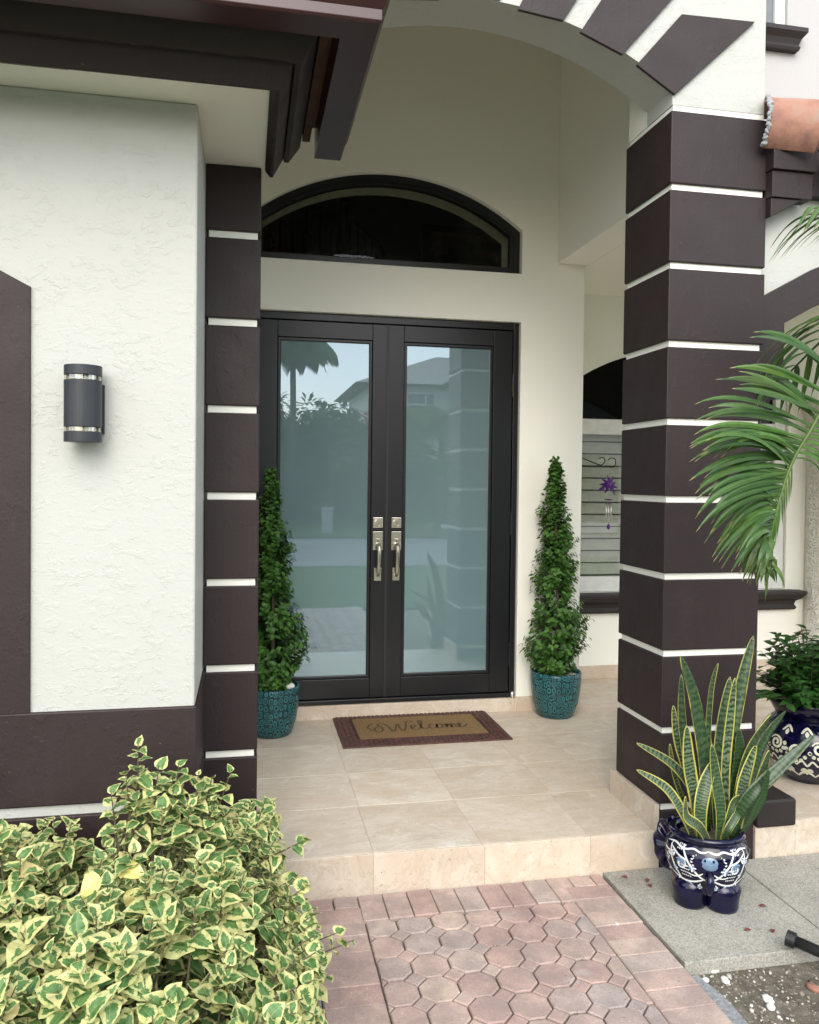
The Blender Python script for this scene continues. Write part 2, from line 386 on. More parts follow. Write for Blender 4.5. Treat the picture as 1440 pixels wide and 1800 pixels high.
# door glass: frosted teal laminate under a clear reflecting face
N_ = NT('frosted_glass'); N_.set(Roughness=.5); N_.b.inputs['Base Color'].default_value = (.13, .213, .232, 1)
gl = N_.n('BsdfGlossy'); gl.inputs['Roughness'].default_value = .0; gl.inputs['Color'].default_value = (.72, .88, 1, 1)
lw = N_.n('LayerWeight'); lw.inputs['Blend'].default_value = .28; ms = N_.n('MixShader')
N_.l(N_.math('ADD', N_.math('MULTIPLY', lw.outputs['Fresnel'], .7), .21), ms.inputs[0]); N_.l(N_.b.outputs[0], ms.inputs[1]); N_.l(gl.outputs[0], ms.inputs[2]); N_.l(ms.outputs[0], N_.out.inputs['Surface']); M_frost = N_.m
def clear(name, refl, tint=(1, 1, 1)):
    N = NT(name); t = N.n('BsdfTransparent'); t.inputs[0].default_value = (*tint, 1); g = N.n('BsdfGlossy'); g.inputs['Roughness'].default_value = 0.0
    m = N.n('MixShader'); m.inputs[0].default_value = refl; N.l(t.outputs[0], m.inputs[1]); N.l(g.outputs[0], m.inputs[2]); N.l(m.outputs[0], N.out.inputs['Surface']); return N.m
M_glass = clear('tinted_glass', .02, (.86, .88, .86)); M_wglass = clear('window_glass', .10, (.92, .93, .92)); M_lens = clear('lamp_lens', .25, (.85, .85, .75))
M_dglass = clear('dark_glass', .02, (.05, .05, .05))

# ------------------------------------------------------------------ ground and paving
GZ = -.161
b = MB(); b.box(-60, 60, -3.60, 12, -.5, -.215); b.build('ground', M_soil, kind='structure', label='dark garden soil with patches of moss beside the path')
b = MB(); b.box(-60, 60, -9.2, -3.625, -.5, -.19); b.build('lawn', M_grass, kind='structure', label='green front lawn mirrored in the lower door glass')
b = MB(); b.box(-60, 60, -17.5, -9.2, -.5, -.23); b.build('road', M_road, kind='structure')
b = MB(); b.box(-60, 60, -60, -17.5, -.5, -.17); b.build('far_lawn', M_grass, kind='structure')
b = MB(); b.box(-14, -1.5, -23, -17.5, -.165, -.15); b.box(7, 16, -24, -17.5, -.165, -.15); b.build('pavement', M_walk, kind='structure')
# travertine porch: tiles with thin joints
b = MB()
def tile(x0, x1, y0, y1, z0, z1, r=None): b.box(x0+.0003, x1-.0003, y0+.0003, y1-.0003, z0, z1, random.random() if r is None else r)
xs = [-.30, .05, .535, 1.018, 1.503]
ys = [0.004, .50, .94, 1.42, 1.95]
for yi in range(4):
    cols = [.05, .535, 1.010, 1.503, 1.835] if yi % 2 == 0 else [.05, .54, 1.010, 1.52, 1.835]
    for xi in range(4):
        tile(cols[xi], cols[xi+1], ys[yi], ys[yi+1], -.04, 0, 1.0 if (xi, yi) == (1, 1) else None)
xr = 1.835
while xr < 7:
    for yi, (y0, y1) in enumerate(((.448, .94), (.94, 1.42), (1.42, 1.93), (1.93, 2.30), (2.30, 2.709))):
        tile(max(xr, 1.835), xr+.48, y0, y1, -.04, 0)
    if xr > 2.3: tile(xr, xr+.48, .004, .448, -.04, 0)
    xr += .48
tile(2.316, 2.36, .004, .448, -.04, 0)
for x0, x1 in ((.055, .533), (.533, 1.018), (1.018, 1.503), (1.503, 1.834)): tile(x0, x1, -.008, .004, GZ-.06, -.0005)
xr = 2.045
tile(2.316, 2.525, -.008, .004, GZ-.05, -.0005)
xr = 2.525
while xr < 7: tile(xr, xr+.36, -.008, .004, GZ-.05, -.0005); xr += .36
b.build('porch_floor', M_trav, kind='structure', bevel=.0015, seg=1, label='beige travertine porch floor and step in large tiles')
MBb = MB(); MBb.box(.05, 6.9, .005, 2.7, -.5, -.042); MBb.build('porch_foundation', M_slab, kind='structure')

# paver path
b = MB(); PZ = -.166
def octa(cx, cy, r, z, rnd, clipx=None):
    pts = []
    for k in range(8):
        a = math.pi/8+k*math.pi/4; pts.append([cx+r*math.cos(a), cy+r*math.sin(a)])
    return pts
def clip(poly, x0, x1, y0, y1):
    def cl(p, ax, val, sgn):
        out = []
        for i in range(len(p)):
            a, c = p[i], p[(i+1) % len(p)]
            da, dc = sgn*(a[ax]-val), sgn*(c[ax]-val)
            if da >= 0: out.append(a)
            if da*dc < 0:
                t = da/(da-dc); out.append([a[0]+(c[0]-a[0])*t, a[1]+(c[1]-a[1])*t])
        return out
    for ax, val, sgn in ((0, x0, 1), (0, x1, -1), (1, y0, 1), (1, y1, -1)):
        poly = cl(poly, ax, val, sgn)
        if len(poly) < 3: return None
    return poly
def paver(poly, rnd):
    if not poly or len(poly) < 3: return
    ar = abs(sum(poly[i][0]*poly[(i+1) % len(poly)][1]-poly[(i+1) % len(poly)][0]*poly[i][1] for i in range(len(poly))))/2
    if ar < 2e-4: return
    dz = random.uniform(-.0025, .0025); cx = sum(p[0] for p in poly)/len(poly); cy = sum(p[1] for p in poly)/len(poly)
    tx, ty = random.uniform(-.012, .012), random.uniform(-.012, .012)
    n = len(poly); g = .0030; rows = []
    for inset, z in ((g, -.05), (g, -.004), (g+.004, 0)):
        row = []
        for p in poly:
            dx, dy = p[0]-cx, p[1]-cy; L = math.hypot(dx, dy) or 1; q = max(0, 1-inset/L*1.15)
            X, Y = cx+dx*q, cy+dy*q
            row.append(b.vert((X, Y, PZ+z+dz+tx*dx+ty*dy)))
        rows.append(row)
    for k in range(2):
        for i in range(n): b.face((rows[k][i], rows[k][(i+1) % n], rows[k+1][(i+1) % n], rows[k+1][i]), rnd)
    b.face(rows[2], rnd)
rect = lambda x0, x1, y0, y1: [[x0, y0], [x1, y0], [x1, y1], [x0, y1]]
x = .258
while x < 1.54:
    wdt = .103
    paver(rect(x, min(x+wdt, 1.548), -.21 if .46 < x < 1.34 else -.105, -.012), random.random()); x += wdt
y = -.105
k = 0
while y > -3.6:
    h = .102
    paver(rect(.258, .468, y-h, y), random.random()*.35+.0); paver(rect(1.345, 1.552, y-h, y), random.random()); y -= h
P_ = .1385; s_ = P_*(math.sqrt(2)-1); Ro = P_/2/math.cos(math.pi/8)
for i in range(-1, 8):
    for j in range(-26, 1):
        cx, cy = .52+i*P_, -.26+j*P_
        rnd = random.random()
        paver(clip(octa(cx, cy, Ro, 0, 0), .469, 1.344, -3.6, -.211), rnd)
        qx, qy = cx+P_/2, cy-P_/2; h = s_/math.sqrt(2)
        paver(clip([[qx-h, qy], [qx, qy-h], [qx+h, qy], [qx, qy+h]], .469, 1.344, -3.6, -.211), rnd)
b.build('brick_path', M_pav, kind='structure', fix=True, label='path of pink and grey octagonal pavers with brick borders')
b = MB(); random.seed(77)
for wx, wy in ((.93, -.47), (1.21, -.60), (.80, -.75), (1.07, -.88), (1.34, -.42), (.47, -.52), (1.14, -.33), (.66, -1.02), (1.28, -.98)):
    for k in range(random.randint(5, 12)):
        a = random.uniform(0, 6.28); b.leaf(Vector((wx+random.uniform(-.012, .012), wy+random.uniform(-.006, .006), PZ-.006)), Vector((math.cos(a), math.sin(a), random.uniform(.3, 1.4))), Vector((0, 0, 1)), random.uniform(.007, .016), .0028, [(0, .2), (.5, 1), (1, 0)], .2, .2, random.random())
b.build('joint_weeds', M_palm, kind='stuff', label='tiny green weeds in the joints of the brick path')
b = MB(); b.box(.256, 1.556, -3.62, -.009, -.3, PZ-.016); b.build('path_bedding', M_soil, kind='structure')
b = MB(); b.box(.195, .254, -3.6, -.03, -.3, -.155); b.build('path_edging', M_curb, kind='structure', bevel=.004, label='narrow grey concrete edging left of the path')
b = MB()
b.box(1.562, 2.196, -.70, -.012, -.215, GZ, .2); b.box(2.201, 2.95, -.70, -.012, -.215, GZ+.001, .8); b.box(2.955, 3.7, -.70, -.012, -.215, GZ, .4)
b.build('concrete_slab', M_slab, kind='structure', bevel=.004, label='grey aggregate concrete slabs in front of the striped pillar')
# curved mortar haunch along the path below the slab
b = MB(); pts = [(1.556, -.72), (1.60, -.72), (1.625, -.85), (1.62, -1.05), (1.60, -1.6), (1.58, -3.5), (1.556, -3.5)]
b.prism(pts, -.25, -.198, 'Z'); b.build('path_haunch', M_curb, kind='structure', bevel=.008)

# ------------------------------------------------------------------ the house
H = thing('house', 'white stucco house with an arched entry porch and dark brown banded pillars', 'house', (0, 0, 0))
def circ_arc(xc, zc, Rr, x0, x1, n=24):
    return [(x0+(x1-x0)*i/n, zc+math.sqrt(max(0, Rr*Rr-(x0+(x1-x0)*i/n-xc)**2))) for i in range(n+1)]
# front wall left
b = MB(); b.box(-5, -.1664, -.5143, -.2, -.3, 2.811); b.box(-.42, -.1664, -.2, .0, -.3, 2.811); b.build('wall', M_stucco_dim, H, bevel=.008, label='white textured stucco wall with the lamp')
b = MB()
b.box(-5, -.1585, -.527, -.18, .487, .796); b.box(-.41, -.1585, -.18, -.001, .487, .796)
b.box(-5, -.1585, -.527, -.18, -.3, .452); b.box(-.41, -.1585, -.18, -.001, -.3, .452)
b.build('wall_base', M_brown, H, bevel=.005, label='dark brown painted base of the left wall')
b = MB(); b.prism([(-.6847, .797), (-.6847, 2.173), (-1.1, 2.39), (-1.6, 2.52), (-2.1, 2.56), (-2.6, 2.52), (-3.1, 2.39), (-3.52, 2.173), (-3.52, .797)], -.527, -.515); b.build('window_surround', M_brown, H, bevel=.003, label='dark brown painted arch-topped surround')
# pillars
G0, GS, GH = 3.2342, .3479, .0145
def pillar(x0, x1, y0, y1, top, first, last, name, lab, zb=-.3):
    b = MB(); b.box(x0+.013, x1-.013, y0+.013, y1-.013, zb, top); core = b.build(name, M_stucco_lifted, H)
    b = MB(); z = top
    for i in range(first, last+1):
        g = G0-GS*i
        b.box(x0, x1, y0, y1, g+GH, z) if g+GH < z-.001 else None
        z = g-GH
    b.box(x0, x1, y0, y1, zb, z)
    b.build('cladding', M_brown, core, bevel=.005, label=lab)
    return core
p1 = pillar(-.1655, .051, 0.0, .44, 2.811, 2, 9, 'pillar', 'dark brown blocks between white grooves on the left pillar')
p2 = pillar(1.836, 2.3135, 0.0, .441, G0+GH-.002, 0, 9, 'pillar', 'dark brown blocks between white grooves on the right pillar')
# arch wall of the tower
XC, ZC, RA = .944, 2.045, 1.557
arc = circ_arc(XC, ZC, RA, 1.845, .047, 40)
outer = [(-.6, 3.02), (.047, 3.02)]+list(reversed(arc))+[(1.845, G0+GH), (2.30, G0+GH), (2.30, 6.2), (-.6, 6.2)]
b = MB(); b.prism(outer, .012, .245); b.build('arch_wall', M_stucco_dim, H, bevel=.006, label='white stucco entry wall above the arch')
b = MB(); b.box(1.845, 2.30, .246, .43, G0+GH, 6.2); b.build('wall', M_stucco_lifted, H)
b = MB(); b.prism([(.246, 2.812), (.246, 3.019), (.246, 6.2), (.43, 6.2), (.43, 2.812), (.02, 2.812), (.02, 3.019), (.2455, 3.019)], -.6, .047, 'X') if 0 else b.box(-.6, .047, .246, .43, 2.812, 6.2); b.build('wall', M_stucco_lifted, H)
b = MB(); b.box(-.6, .047, .02, .245, 2.812, 3.019); b.build('wall', M_stucco_lifted, H)
for poly in ([(1.848, 3.287), (2.237, 3.653), (1.875, 3.643), (1.663, 3.397)], [(1.596, 3.433), (2.03, 3.94), (1.70, 3.98), (1.398, 3.507)],
             [(1.32, 3.546), (1.60, 4.0), (1.34, 4.05), (1.116, 3.568)], [(1.04, 3.603), (1.14, 4.1), (.75, 4.1), (.85, 3.603)],
             [(.772, 3.568), (.55, 4.05), (.29, 4.0), (.568, 3.546)], [(.49, 3.507), (.19, 3.98), (-.14, 3.94), (.292, 3.433)], [(.225, 3.397), (.013, 3.643), (-.35, 3.653), (.04, 3.287)]):
    b = MB(); b.prism(poly, -.004, .0115); b.build('arch_block', M_brown, H, bevel=.003, fix=True)
# tower inside
b = MB(); b.box(2.0714, 2.29, .431, 1.9295, 3.0556, 6.2); b.build('wall', M_stucco_lifted, H, bevel=.004, label='inner side wall of the entry above the side porch')
b = MB(); b.box(-.4, .045, .441, 1.9295, -.3, 6.2); b.build('wall', M_stucco_lifted, H)
b = MB(); b.box(-.4, 2.29, .25, 2.2, 4.9, 5.0); b.build('ceiling', M_stucco_lifted, H, label='high ceiling over the front doors')
# door wall with door and transom openings
ZC2, RC2 = 2.135, 1.44
tarc = circ_arc(.92, ZC2, RC2, 1.815, .022, 36)
door_hole = [(.010, .0), (1.8165, .0), (1.8165, 2.645), (.010, 2.645)]
tr_hole = [(.022, 2.972), (1.815, 2.972)]+tarc
b = MB(); b.prism([(-.6, -.3), (2.268, -.3), (2.268, 4.9), (-.6, 4.9)], 1.93, 2.16, holes=[door_hole, tr_hole]); b.build('wall', M_stucco_lifted, H, bevel=.004, label='cream wall around the front doors')
b = MB(); b.box(2.08, 2.268, 2.16, 2.71, -.3, 3.0556); b.build('wall', M_stucco_lifted, H)
b = MB(); b.box(.0, 1.86, 1.935, 2.16, -.04, .088, .6); b.box(1.8168, 2.28, 1.917, 1.93, 0, .10, .3); b.box(2.268, 2.281, 1.93, 2.70, 0, .10, .4)
b.box(2.282, 7, 2.697, 2.71, 0, .105, .8); b.box(1.813, 1.8355, .0, .46, 0, .118, .2)
b.build('baseboard', M_trav, H, bevel=.002, label='travertine door sill and baseboards')
# transom frame
def ring(poly_out, poly_in, y0, y1, mat, name, parent, **k):
    b = MB(); b.prism(poly_out, y0, y1, holes=[poly_in]); return b.build(name, mat, parent, bevel=.003, fix=True, **k)
def tr_poly(ins):
    x0, x1 = .024+ins, 1.813-ins
    return [(x0, 2.974+ins*.8), (x1, 2.974+ins*.8)]+circ_arc(.92, ZC2, RC2-ins-.002, x1, x0, 36)
win = bpy.data.objects.new('window', None); COL.objects.link(win); win.parent = H; win['label'] = 'arched transom window above the front doors'
ring(tr_poly(0), tr_poly(.05), 1.975, 2.05, M_door, 'frame', win)
ring(tr_poly(.05), tr_poly(.062), 1.985, 2.04, M_black, 'gasket', win)
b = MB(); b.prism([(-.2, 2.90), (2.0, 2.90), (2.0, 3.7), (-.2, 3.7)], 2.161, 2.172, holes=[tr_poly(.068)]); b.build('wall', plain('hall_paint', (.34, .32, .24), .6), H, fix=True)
b = MB(); b.prism(tr_poly(.06), 2.010, 2.016); b.build('pane', M_glass, win)
# doors
b = MB(); Y0, Y1 = 1.965, 2.08
b.box(.012, .046, Y0, Y1, .089, 2.642); b.box(1.778, 1.8145, Y0, Y1, .089, 2.642); b.box(.046, 1.778, Y0, Y1, 2.596, 2.642); b.box(.046, 1.778, Y0-.012, Y1, .089, .118)
fr = b.build('door_frame', M_door, H, bevel=.003)
def door_leaf(x0, x1, gx0, gx1, side):
    z0, z1, gz0, gz1 = .122, 2.592, .272, 2.464
    b = MB(); y0, y1 = 1.978, 2.025
    b.box(x0, gx0-.022, y0, y1, z0, z1); b.box(gx1+.022, x1, y0, y1, z0, z1)
    b.box(gx0-.0215, gx1+.0215, y0+.001, y1, z0, gz0-.022); b.box(gx0-.0215, gx1+.0215, y0+.001, y1, gz1+.022, z1)
    d = b.build('door', M_door, H, bevel=.0025, label='%s black framed glass door' % side)
    b = MB(); q = rect(gx0-.021, gx1+.021, gz0-.021, gz1+.021); q2 = rect(gx0, gx1, gz0, gz1)
    b.prism(q, y0+.008, y1-.004, holes=[q2]); b.build('glazing_bead', M_door, d, bevel=.004, fix=True)
    b = MB(); b.box(gx0-.002, gx1+.002, y0+.022, y0+.030, gz0-.002, gz1+.002); b.build('pane', M_frost, d)
    hx = .856 if side == 'left' else .980
    Yd = y0
    b = MB()
    b.box(hx-.033, hx+.033, Yd-.010, Yd+.002, 1.250, 1.319); b.build('lock_plate', M_nickel, d, bevel=.003)
    b = MB()
    for r, dd in ((.024, .016), (.021, .022)):
        n = 24; c = [(hx+r*math.cos(2*math.pi*i/n), 1.284+r*math.sin(2*math.pi*i/n)) for i in range(n)]; b.prism(c, Yd-dd, Yd-.008)
    b.build('lock_cylinder', M_nickel, d, bevel=.001)
    b = MB(); b.box(hx-.001, hx+.0015, Yd-.0235, Yd-.021, 1.277, 1.290); b.build('keyhole', M_black, d)
    b = MB(); b.box(hx-.033, hx+.033, Yd-.011, Yd+.002, 1.102, 1.226)
    b.box(hx-.024, hx+.024, Yd-.016, Yd-.010, .900, .985); b.box(hx-.020, hx+.020, Yd-.010, Yd+.002, .902, .983)
    pts = [(hx, Yd-.008, 1.140), (hx, Yd-.034, 1.146), (hx, Yd-.058, 1.128), (hx+.001, Yd-.066, 1.09), (hx+.001, Yd-.062, 1.03), (hx, Yd-.052, .985), (hx, Yd-.046, .953), (hx, Yd-.030, .935), (hx, Yd-.010, .938)]
    P = []
    for i in range(len(pts)-1):
        for t in (0, .34, .67):
            a, c = Vector(pts[i]), Vector(pts[i+1]); P.append(a.lerp(c, t))
    P.append(Vector(pts[-1]))
    for _ in range(2): P = [P[0]]+[(P[i-1]+P[i]*2+P[i+1])/4 for i in range(1, len(P)-1)]+[P[-1]]
    rad = [.010+.0045*math.sin(math.pi*min(1, i/(len(P)-1)*1.25)) for i in range(len(P))]
    b.tube(P, rad, 12); b.build('handle', M_nickel, d, bevel=.0015, smooth=False)
    b = MB(); b.box(hx-.012, hx+.012, Yd-.024, Yd-.010, 1.172, 1.178); b.build('thumb_latch', M_nickel, d, bevel=.001)
    b = MB(); b.box(hx-.002, hx+.002, Yd-.0122, Yd-.0108, 1.150, 1.168); b.build('keyhole', M_black, d)
    ex = x0-.004 if side == 'left' else x1+.004
    for hz in (2.22, 1.28, .38):
        b = MB(); b.tube([(ex, Yd-.004, hz-.075), (ex, Yd-.004, hz+.075)], .0075, 10); b.build('hinge', M_door, d, smooth=False)
door_leaf(.050, .9105, .214, .789, 'left'); door_leaf(.9165, 1.775, 1.044, 1.619, 'right')
b = MB(); b.box(.905, .922, 1.974, 1.98, .122, 2.592); b.build('astragal', M_black, fr)
b = MB(); b.lathe([(0, .045), (.012, .043), (.018, .03), (.018, 0)], (1.795, 1.945, .089), 14); b.build('door_stop', M_silver, H, smooth=True)

# dark hall behind the transom
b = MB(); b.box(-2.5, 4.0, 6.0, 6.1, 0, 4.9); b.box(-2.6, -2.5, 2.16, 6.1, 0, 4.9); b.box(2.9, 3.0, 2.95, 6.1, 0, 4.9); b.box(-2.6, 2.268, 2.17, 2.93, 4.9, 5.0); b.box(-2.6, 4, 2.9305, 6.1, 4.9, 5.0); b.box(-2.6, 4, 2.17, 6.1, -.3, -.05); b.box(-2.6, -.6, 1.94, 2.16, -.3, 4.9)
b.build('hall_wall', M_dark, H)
SR = thing('stair_railing', 'dark iron stair railing seen dimly through the arched transom window', 'railing', (.7, 4.6, 3.3))
L0 = (.7, 4.6, 3.3)
hp = [at(u, v, 4.6) for u, v in ((455, 372), (500, 366), (560, 366), (605, 376), (640, 400), (665, 430), (682, 462), (700, 500))]
b = MB(); b.tube(hp, .03, 8); shift(b, L0).build('handrail', M_iron, SR, smooth=True)
for i in range(16):
    t = i/15*6.2; k = int(t); p = hp[k].lerp(hp[k+1], t-k)
    b = MB(); b.tube([p, (p.x, p.y, 3.3)], .012, 6)
    if i % 3 == 1: 
        b.tube([(p.x+.05*math.cos(a)*.8, p.y, p.z-.32+.09*math.sin(a)) for a in [q*.5 for q in range(13)]], .008, 6)
    shift(b, L0).build('baluster', M_iron, SR)
p = at(605, 370, 4.6); b = MB(); b.tube([(p.x, 4.58, 3.2), (p.x, 4.58, p.z+.02)], .045, 8); b.sphere((p.x, 4.58, p.z+.06), .06); shift(b, L0).build('newel_post', M_iron, SR)
pa, pb = at(745, 392, 5.9), at(892, 490, 5.9)
PF = thing('picture', 'large dark framed painting on the hall wall, seen through the transom glass', 'picture', (pa.x, 5.95, pb.z-.3))
L0 = (pa.x, 5.95, pb.z-.3)
b = MB(); b.prism(rect(pa.x, pb.x, pb.z-.3, pa.z), 5.93, 5.99, holes=[rect(pa.x+.08, pb.x-.08, pb.z-.22, pa.z-.08)]); shift(b, L0).build('frame', M_black, PF, fix=True)
N_ = NT('old_canvas'); N_.col(N_.ramp(N_.noise(N_.obj(), 3.2, 3, .6), [(.42, (.03, .022, .016)), (.6, (.30, .17, .10)), (.7, (.42, .27, .18))])); M_canvas = N_.m
b = MB(); b.box(pa.x+.08, pb.x-.08, 5.955, 5.98, pb.z-.22, pa.z-.08); shift(b, L0).build('canvas', M_canvas, PF)

# side porch: window wall, ceiling, right column
warc = circ_arc(3.43, 1.042, 1.6, 4.44, 2.42, 30)
b = MB(); b.prism([(2.268, -.3), (7.5, -.3), (7.5, 3.0556), (2.268, 3.0556)], 2.71, 2.92, holes=[[(2.42, .69), (4.44, .69)]+warc]); b.build('wall', M_stucco_lifted, H, bevel=.004, label='cream side porch wall around the shuttered window')
b = MB(); b.box(2.2905, 7.5, .20, 2.95, 3.0556, 3.12); b.build('ceiling', M_stucco_lifted, H, label='flat cream ceiling of the side porch')
win = bpy.data.objects.new('window', None); COL.objects.link(win); win.parent = H; win['label'] = 'wide white framed window with shutters behind the right pillar'
def wpoly(ins, zb=.69):
    x0, x1 = 2.424+ins, 4.436-ins; return [(x0, zb+ins), (x1, zb+ins)]+circ_arc(3.43, 1.042, 1.598-ins, x1, x0, 30)
b = MB(); b.box(2.424, 2.50, 2.735, 2.80, .694, 2.28); b.box(4.335, 4.436, 2.735, 2.80, .694, 2.28); b.box(2.50, 4.335, 2.735, 2.80, .694, .812); b.box(2.50, 4.335, 2.735, 2.80, 1.953, 2.075)
b.box(3.40, 3.46, 2.74, 2.80, .812, 1.953)
b.build('frame', M_wframe, win, bevel=.005)
b = MB(); b.prism([(2.425, 2.076), (4.435, 2.076)]+circ_arc(3.43, 1.042, 1.598, 4.435, 2.425, 30), 2.775, 2.781); b.build('transom_pane', M_dglass, win)
b = MB(); b.box(2.50, 3.40, 2.765, 2.77, .812, 1.953); b.box(3.46, 4.335, 2.765, 2.77, .812, 1.953); b.build('pane', M_wglass, win)
for x0, x1 in ((2.50, 3.41), (3.45, 4.24)):
    b = MB(); z = .835
    while z < 1.94:
        c = Vector(((x0+x1)/2, 2.85, z+.03)); a = R(72); b.obox(c, (Vector((1, 0, 0)), Vector((0, math.cos(a), math.sin(a))), Vector((0, -math.sin(a), math.cos(a)))), (x1-x0)/2, .0465, .005); z += .0985
    b.build('shutter', M_slat, win, bevel=.003)
b = MB(); b.box(2.3, 5, 2.93, 2.95, .3, 2.9); b.build('shade_box', M_dark, win)
sp = [(2.71, .526), (2.655, .526), (2.645, .545), (2.66, .57), (2.65, .60), (2.615, .625), (2.60, .65), (2.59, .665), (2.59, .685), (2.71, .69)]
def sillsweep(prof, x0, x1, yw):
    b = MB(); n = len(prof); rows = [[b.vert(p) for p in [(x0, yw-o_, z) for o_, z in prof]], [b.vert((x1+o_, yw-o_, z)) for o_, z in prof], [b.vert((x1+o_, yw, z)) for o_, z in prof]]
    for q in range(2):
        for i in range(n): b.face((rows[q][i], rows[q][(i+1) % n], rows[q+1][(i+1) % n], rows[q+1][i]))
    b.face(rows[0]); b.face(rows[2][::-1]); return b
b = sillsweep([(0, .526), (.045, .526), (.055, .545), (.04, .57), (.05, .60), (.085, .625), (.10, .65), (.112, .665), (.112, .685), (0, .6905)], 2.3, 4.46, 2.709)
b.build('sill', M_rough, win, bevel=.004, fix=True, label='thick brown moulded window sill')
b = MB(); b.lathe([(.17, 0), (.17, .12), (.15, .13), (.15, 1.98), (.165, 2.0), (.165, 2.04), (.15, 2.06), (.19, 2.16), (.21, 2.2), (.21, 2.26)], (4.74, 2.62, 0), 32)
N_ = NT('pitted_stucco'); o = N_.obj(); N_.b.inputs['Base Color'].default_value = (.74, .73, .66, 1); N_.set(Roughness=.7); N_.bump(N_.ramp(N_.noise(o, 55, 4, .6), [(.36, 0), (.5, 1)]), .008, .9); M_pit = N_.m
b.build('column', M_pit, H, smooth=True, label='round white pitted column at the right end of the window')
# front arcade wall right of the pillar
arco = [(2.445, 2.0), (2.445, 2.316), (2.58, 2.39), (2.80, 2.49), (3.05, 2.57), (3.35, 2.61), (3.65, 2.57), (3.90, 2.49), (4.12, 2.39), (4.255, 2.316), (4.255, 2.0)]
b = MB(); b.prism([(2.314, 2.0)]+[(2.445, 2.0)]+arco[1:-1]+[(4.255, 0), (4.7, 0), (4.7, 3.05), (2.314, 3.05)], .06, .24); b.build('arcade_wall', M_stucco_dim, H, bevel=.004, fix=True, label='white wall over the side porch arch')
tri = arco[:-1]; tro = [(2.315, 2.0), (2.315, 2.426), (2.591, 2.575), (2.80, 2.66), (3.05, 2.74), (3.35, 2.78), (3.65, 2.74), (3.90, 2.66), (4.12, 2.575), (4.38, 2.426), (4.38, 2.0), (4.255, 2.0)]
b = MB(); b.prism(tro+list(reversed(tri)), .035, .0595); b.build('arch_surround', M_brown, H, bevel=.003, fix=True, label='dark brown band around the side porch arch')
b = MB(); b.lathe([(.12, .11), (.12, .17), (.10, .185), (.092, .20), (.085, .22), (.082, 1.93), (.10, 1.95), (.12, 1.99), (.12, 2.0)], (2.285, .11, 0), 28); c = b.build('column', M_rough, H, smooth=True, label='rough dark brown half column beside the banded pillar')
b = MB(); b.box(2.3145, 2.52, -.022, .26, -.02, .108); b.build('plinth', M_rough, c, bevel=.012, seg=3)
b = MB(); b.lathe([(.10, .109), (.118, .115), (.128, .14), (.118, .17), (.095, .182)], (2.30, .12, 0), 28); b.build('base_ring', M_rough, c, smooth=True)

# left eaves
def lsweep(prof, name, mat, xs_=-5.0, ye=.006, **k):
    b = MB(); n = len(prof); rows = []
    for o_, z in prof: pass
    rows.append([b.vert((xs_, -.714-o_, z)) for o_, z in prof])
    rows.append([b.vert((.065+o_, -.714-o_, z)) for o_, z in prof])
    rows.append([b.vert((.065+o_, ye, z)) for o_, z in prof])
    for q in range(2):
        for i in range(n): b.face((rows[q][i], rows[q][(i+1) % n], rows[q+1][(i+1) % n], rows[q+1][i]))
    b.face(rows[0]); b.face(rows[2][::-1])
    return b.build(name, mat, H, bevel=.002, fix=True, **k)
b = MB(); b.box(-5, .0645, -.655, .012, 2.8118, 2.86); b.box(-.545, .0645, -.7135, -.655, 2.8118, 2.86); b.build('soffit', M_stucco_lifted, H, label='cream underside of the left roof eave')
b = MB(); b.box(-5, -.545, -.7135, -.655, 2.835, 2.86)
b.build('soffit_vent', M_black, H)
lsweep([(0, 2.80), (.018, 2.778), (.03, 2.776), (.072, 2.855), (.072, 2.87), (0, 2.87)], 'crown_moulding', M_fascia)
lsweep([(.0725, 2.842), (.092, 2.840), (.138, 2.905), (.138, 3.02), (.0725, 3.02)], 'fascia', M_fascia)
lsweep([(.146, 2.925), (.176, 2.925), (.176, 3.02), (.146, 3.02)], 'roof_deck', M_wood, ye=-.01)
lsweep([(.196, 2.868), (.300, 2.868), (.306, 2.875), (.306, 2.905), (.330, 2.945), (.334, 2.958), (.334, 2.985), (.325, 2.985), (.322, 2.96), (.296, 2.91), (.292, 2.88), (.204, 2.880), (.204, 2.99), (.196, 2.99)], 'gutter', M_gutter, label='glossy brown metal rain gutter on the left eave')
def tiles_roof(x0, x1, ye, ze, yr, zr, name='roof', side=None):
    rf = MB(); rf.prism([(ye, ze), (yr, zr), (yr, zr+.05), (ye, ze+.05)], x0, x1, 'X'); r_ = rf.build(name, M_terra, H)
    b = MB(); n = int((x1-x0)/.22); L = math.hypot(yr-ye, zr-ze); d = Vector((0, (yr-ye)/L, (zr-ze)/L)); nn = Vector((0, -d.z, d.y))
    for i in range(n):
        xc = x0+.11+i*.22
        for k in range(int(L/.34)+1):
            s0 = k*.34-.03; s1 = min(s0+.36, L); c0 = Vector((xc, ye, ze+.05))+d*s0+nn*.03; c1 = Vector((xc, ye, ze+.05))+d*s1+nn*.005
            r0, r1 = [], []
            for a in range(9):
                an = math.pi*a/8; off = Vector((math.cos(an), 0, 0))*.095+nn*math.sin(an)*.075
                r0.append(b.vert(c0+off)); r1.append(b.vert(c1+off*.9))
            for a in range(8): b.face((r0[a], r0[a+1], r1[a+1], r1[a]))
    b.build('roof_tile', M_terra, r_, smooth=True, kind='stuff')
tiles_roof(-5, .30, -1.0, 2.99, 1.6, 3.85)
b = MB(); b.prism([(.055, 2.99), (.37, 2.99), (-.6, 3.35), (-.6, 3.0)], -1.0, .005, 'Y'); b.build('roof', M_terra, H)

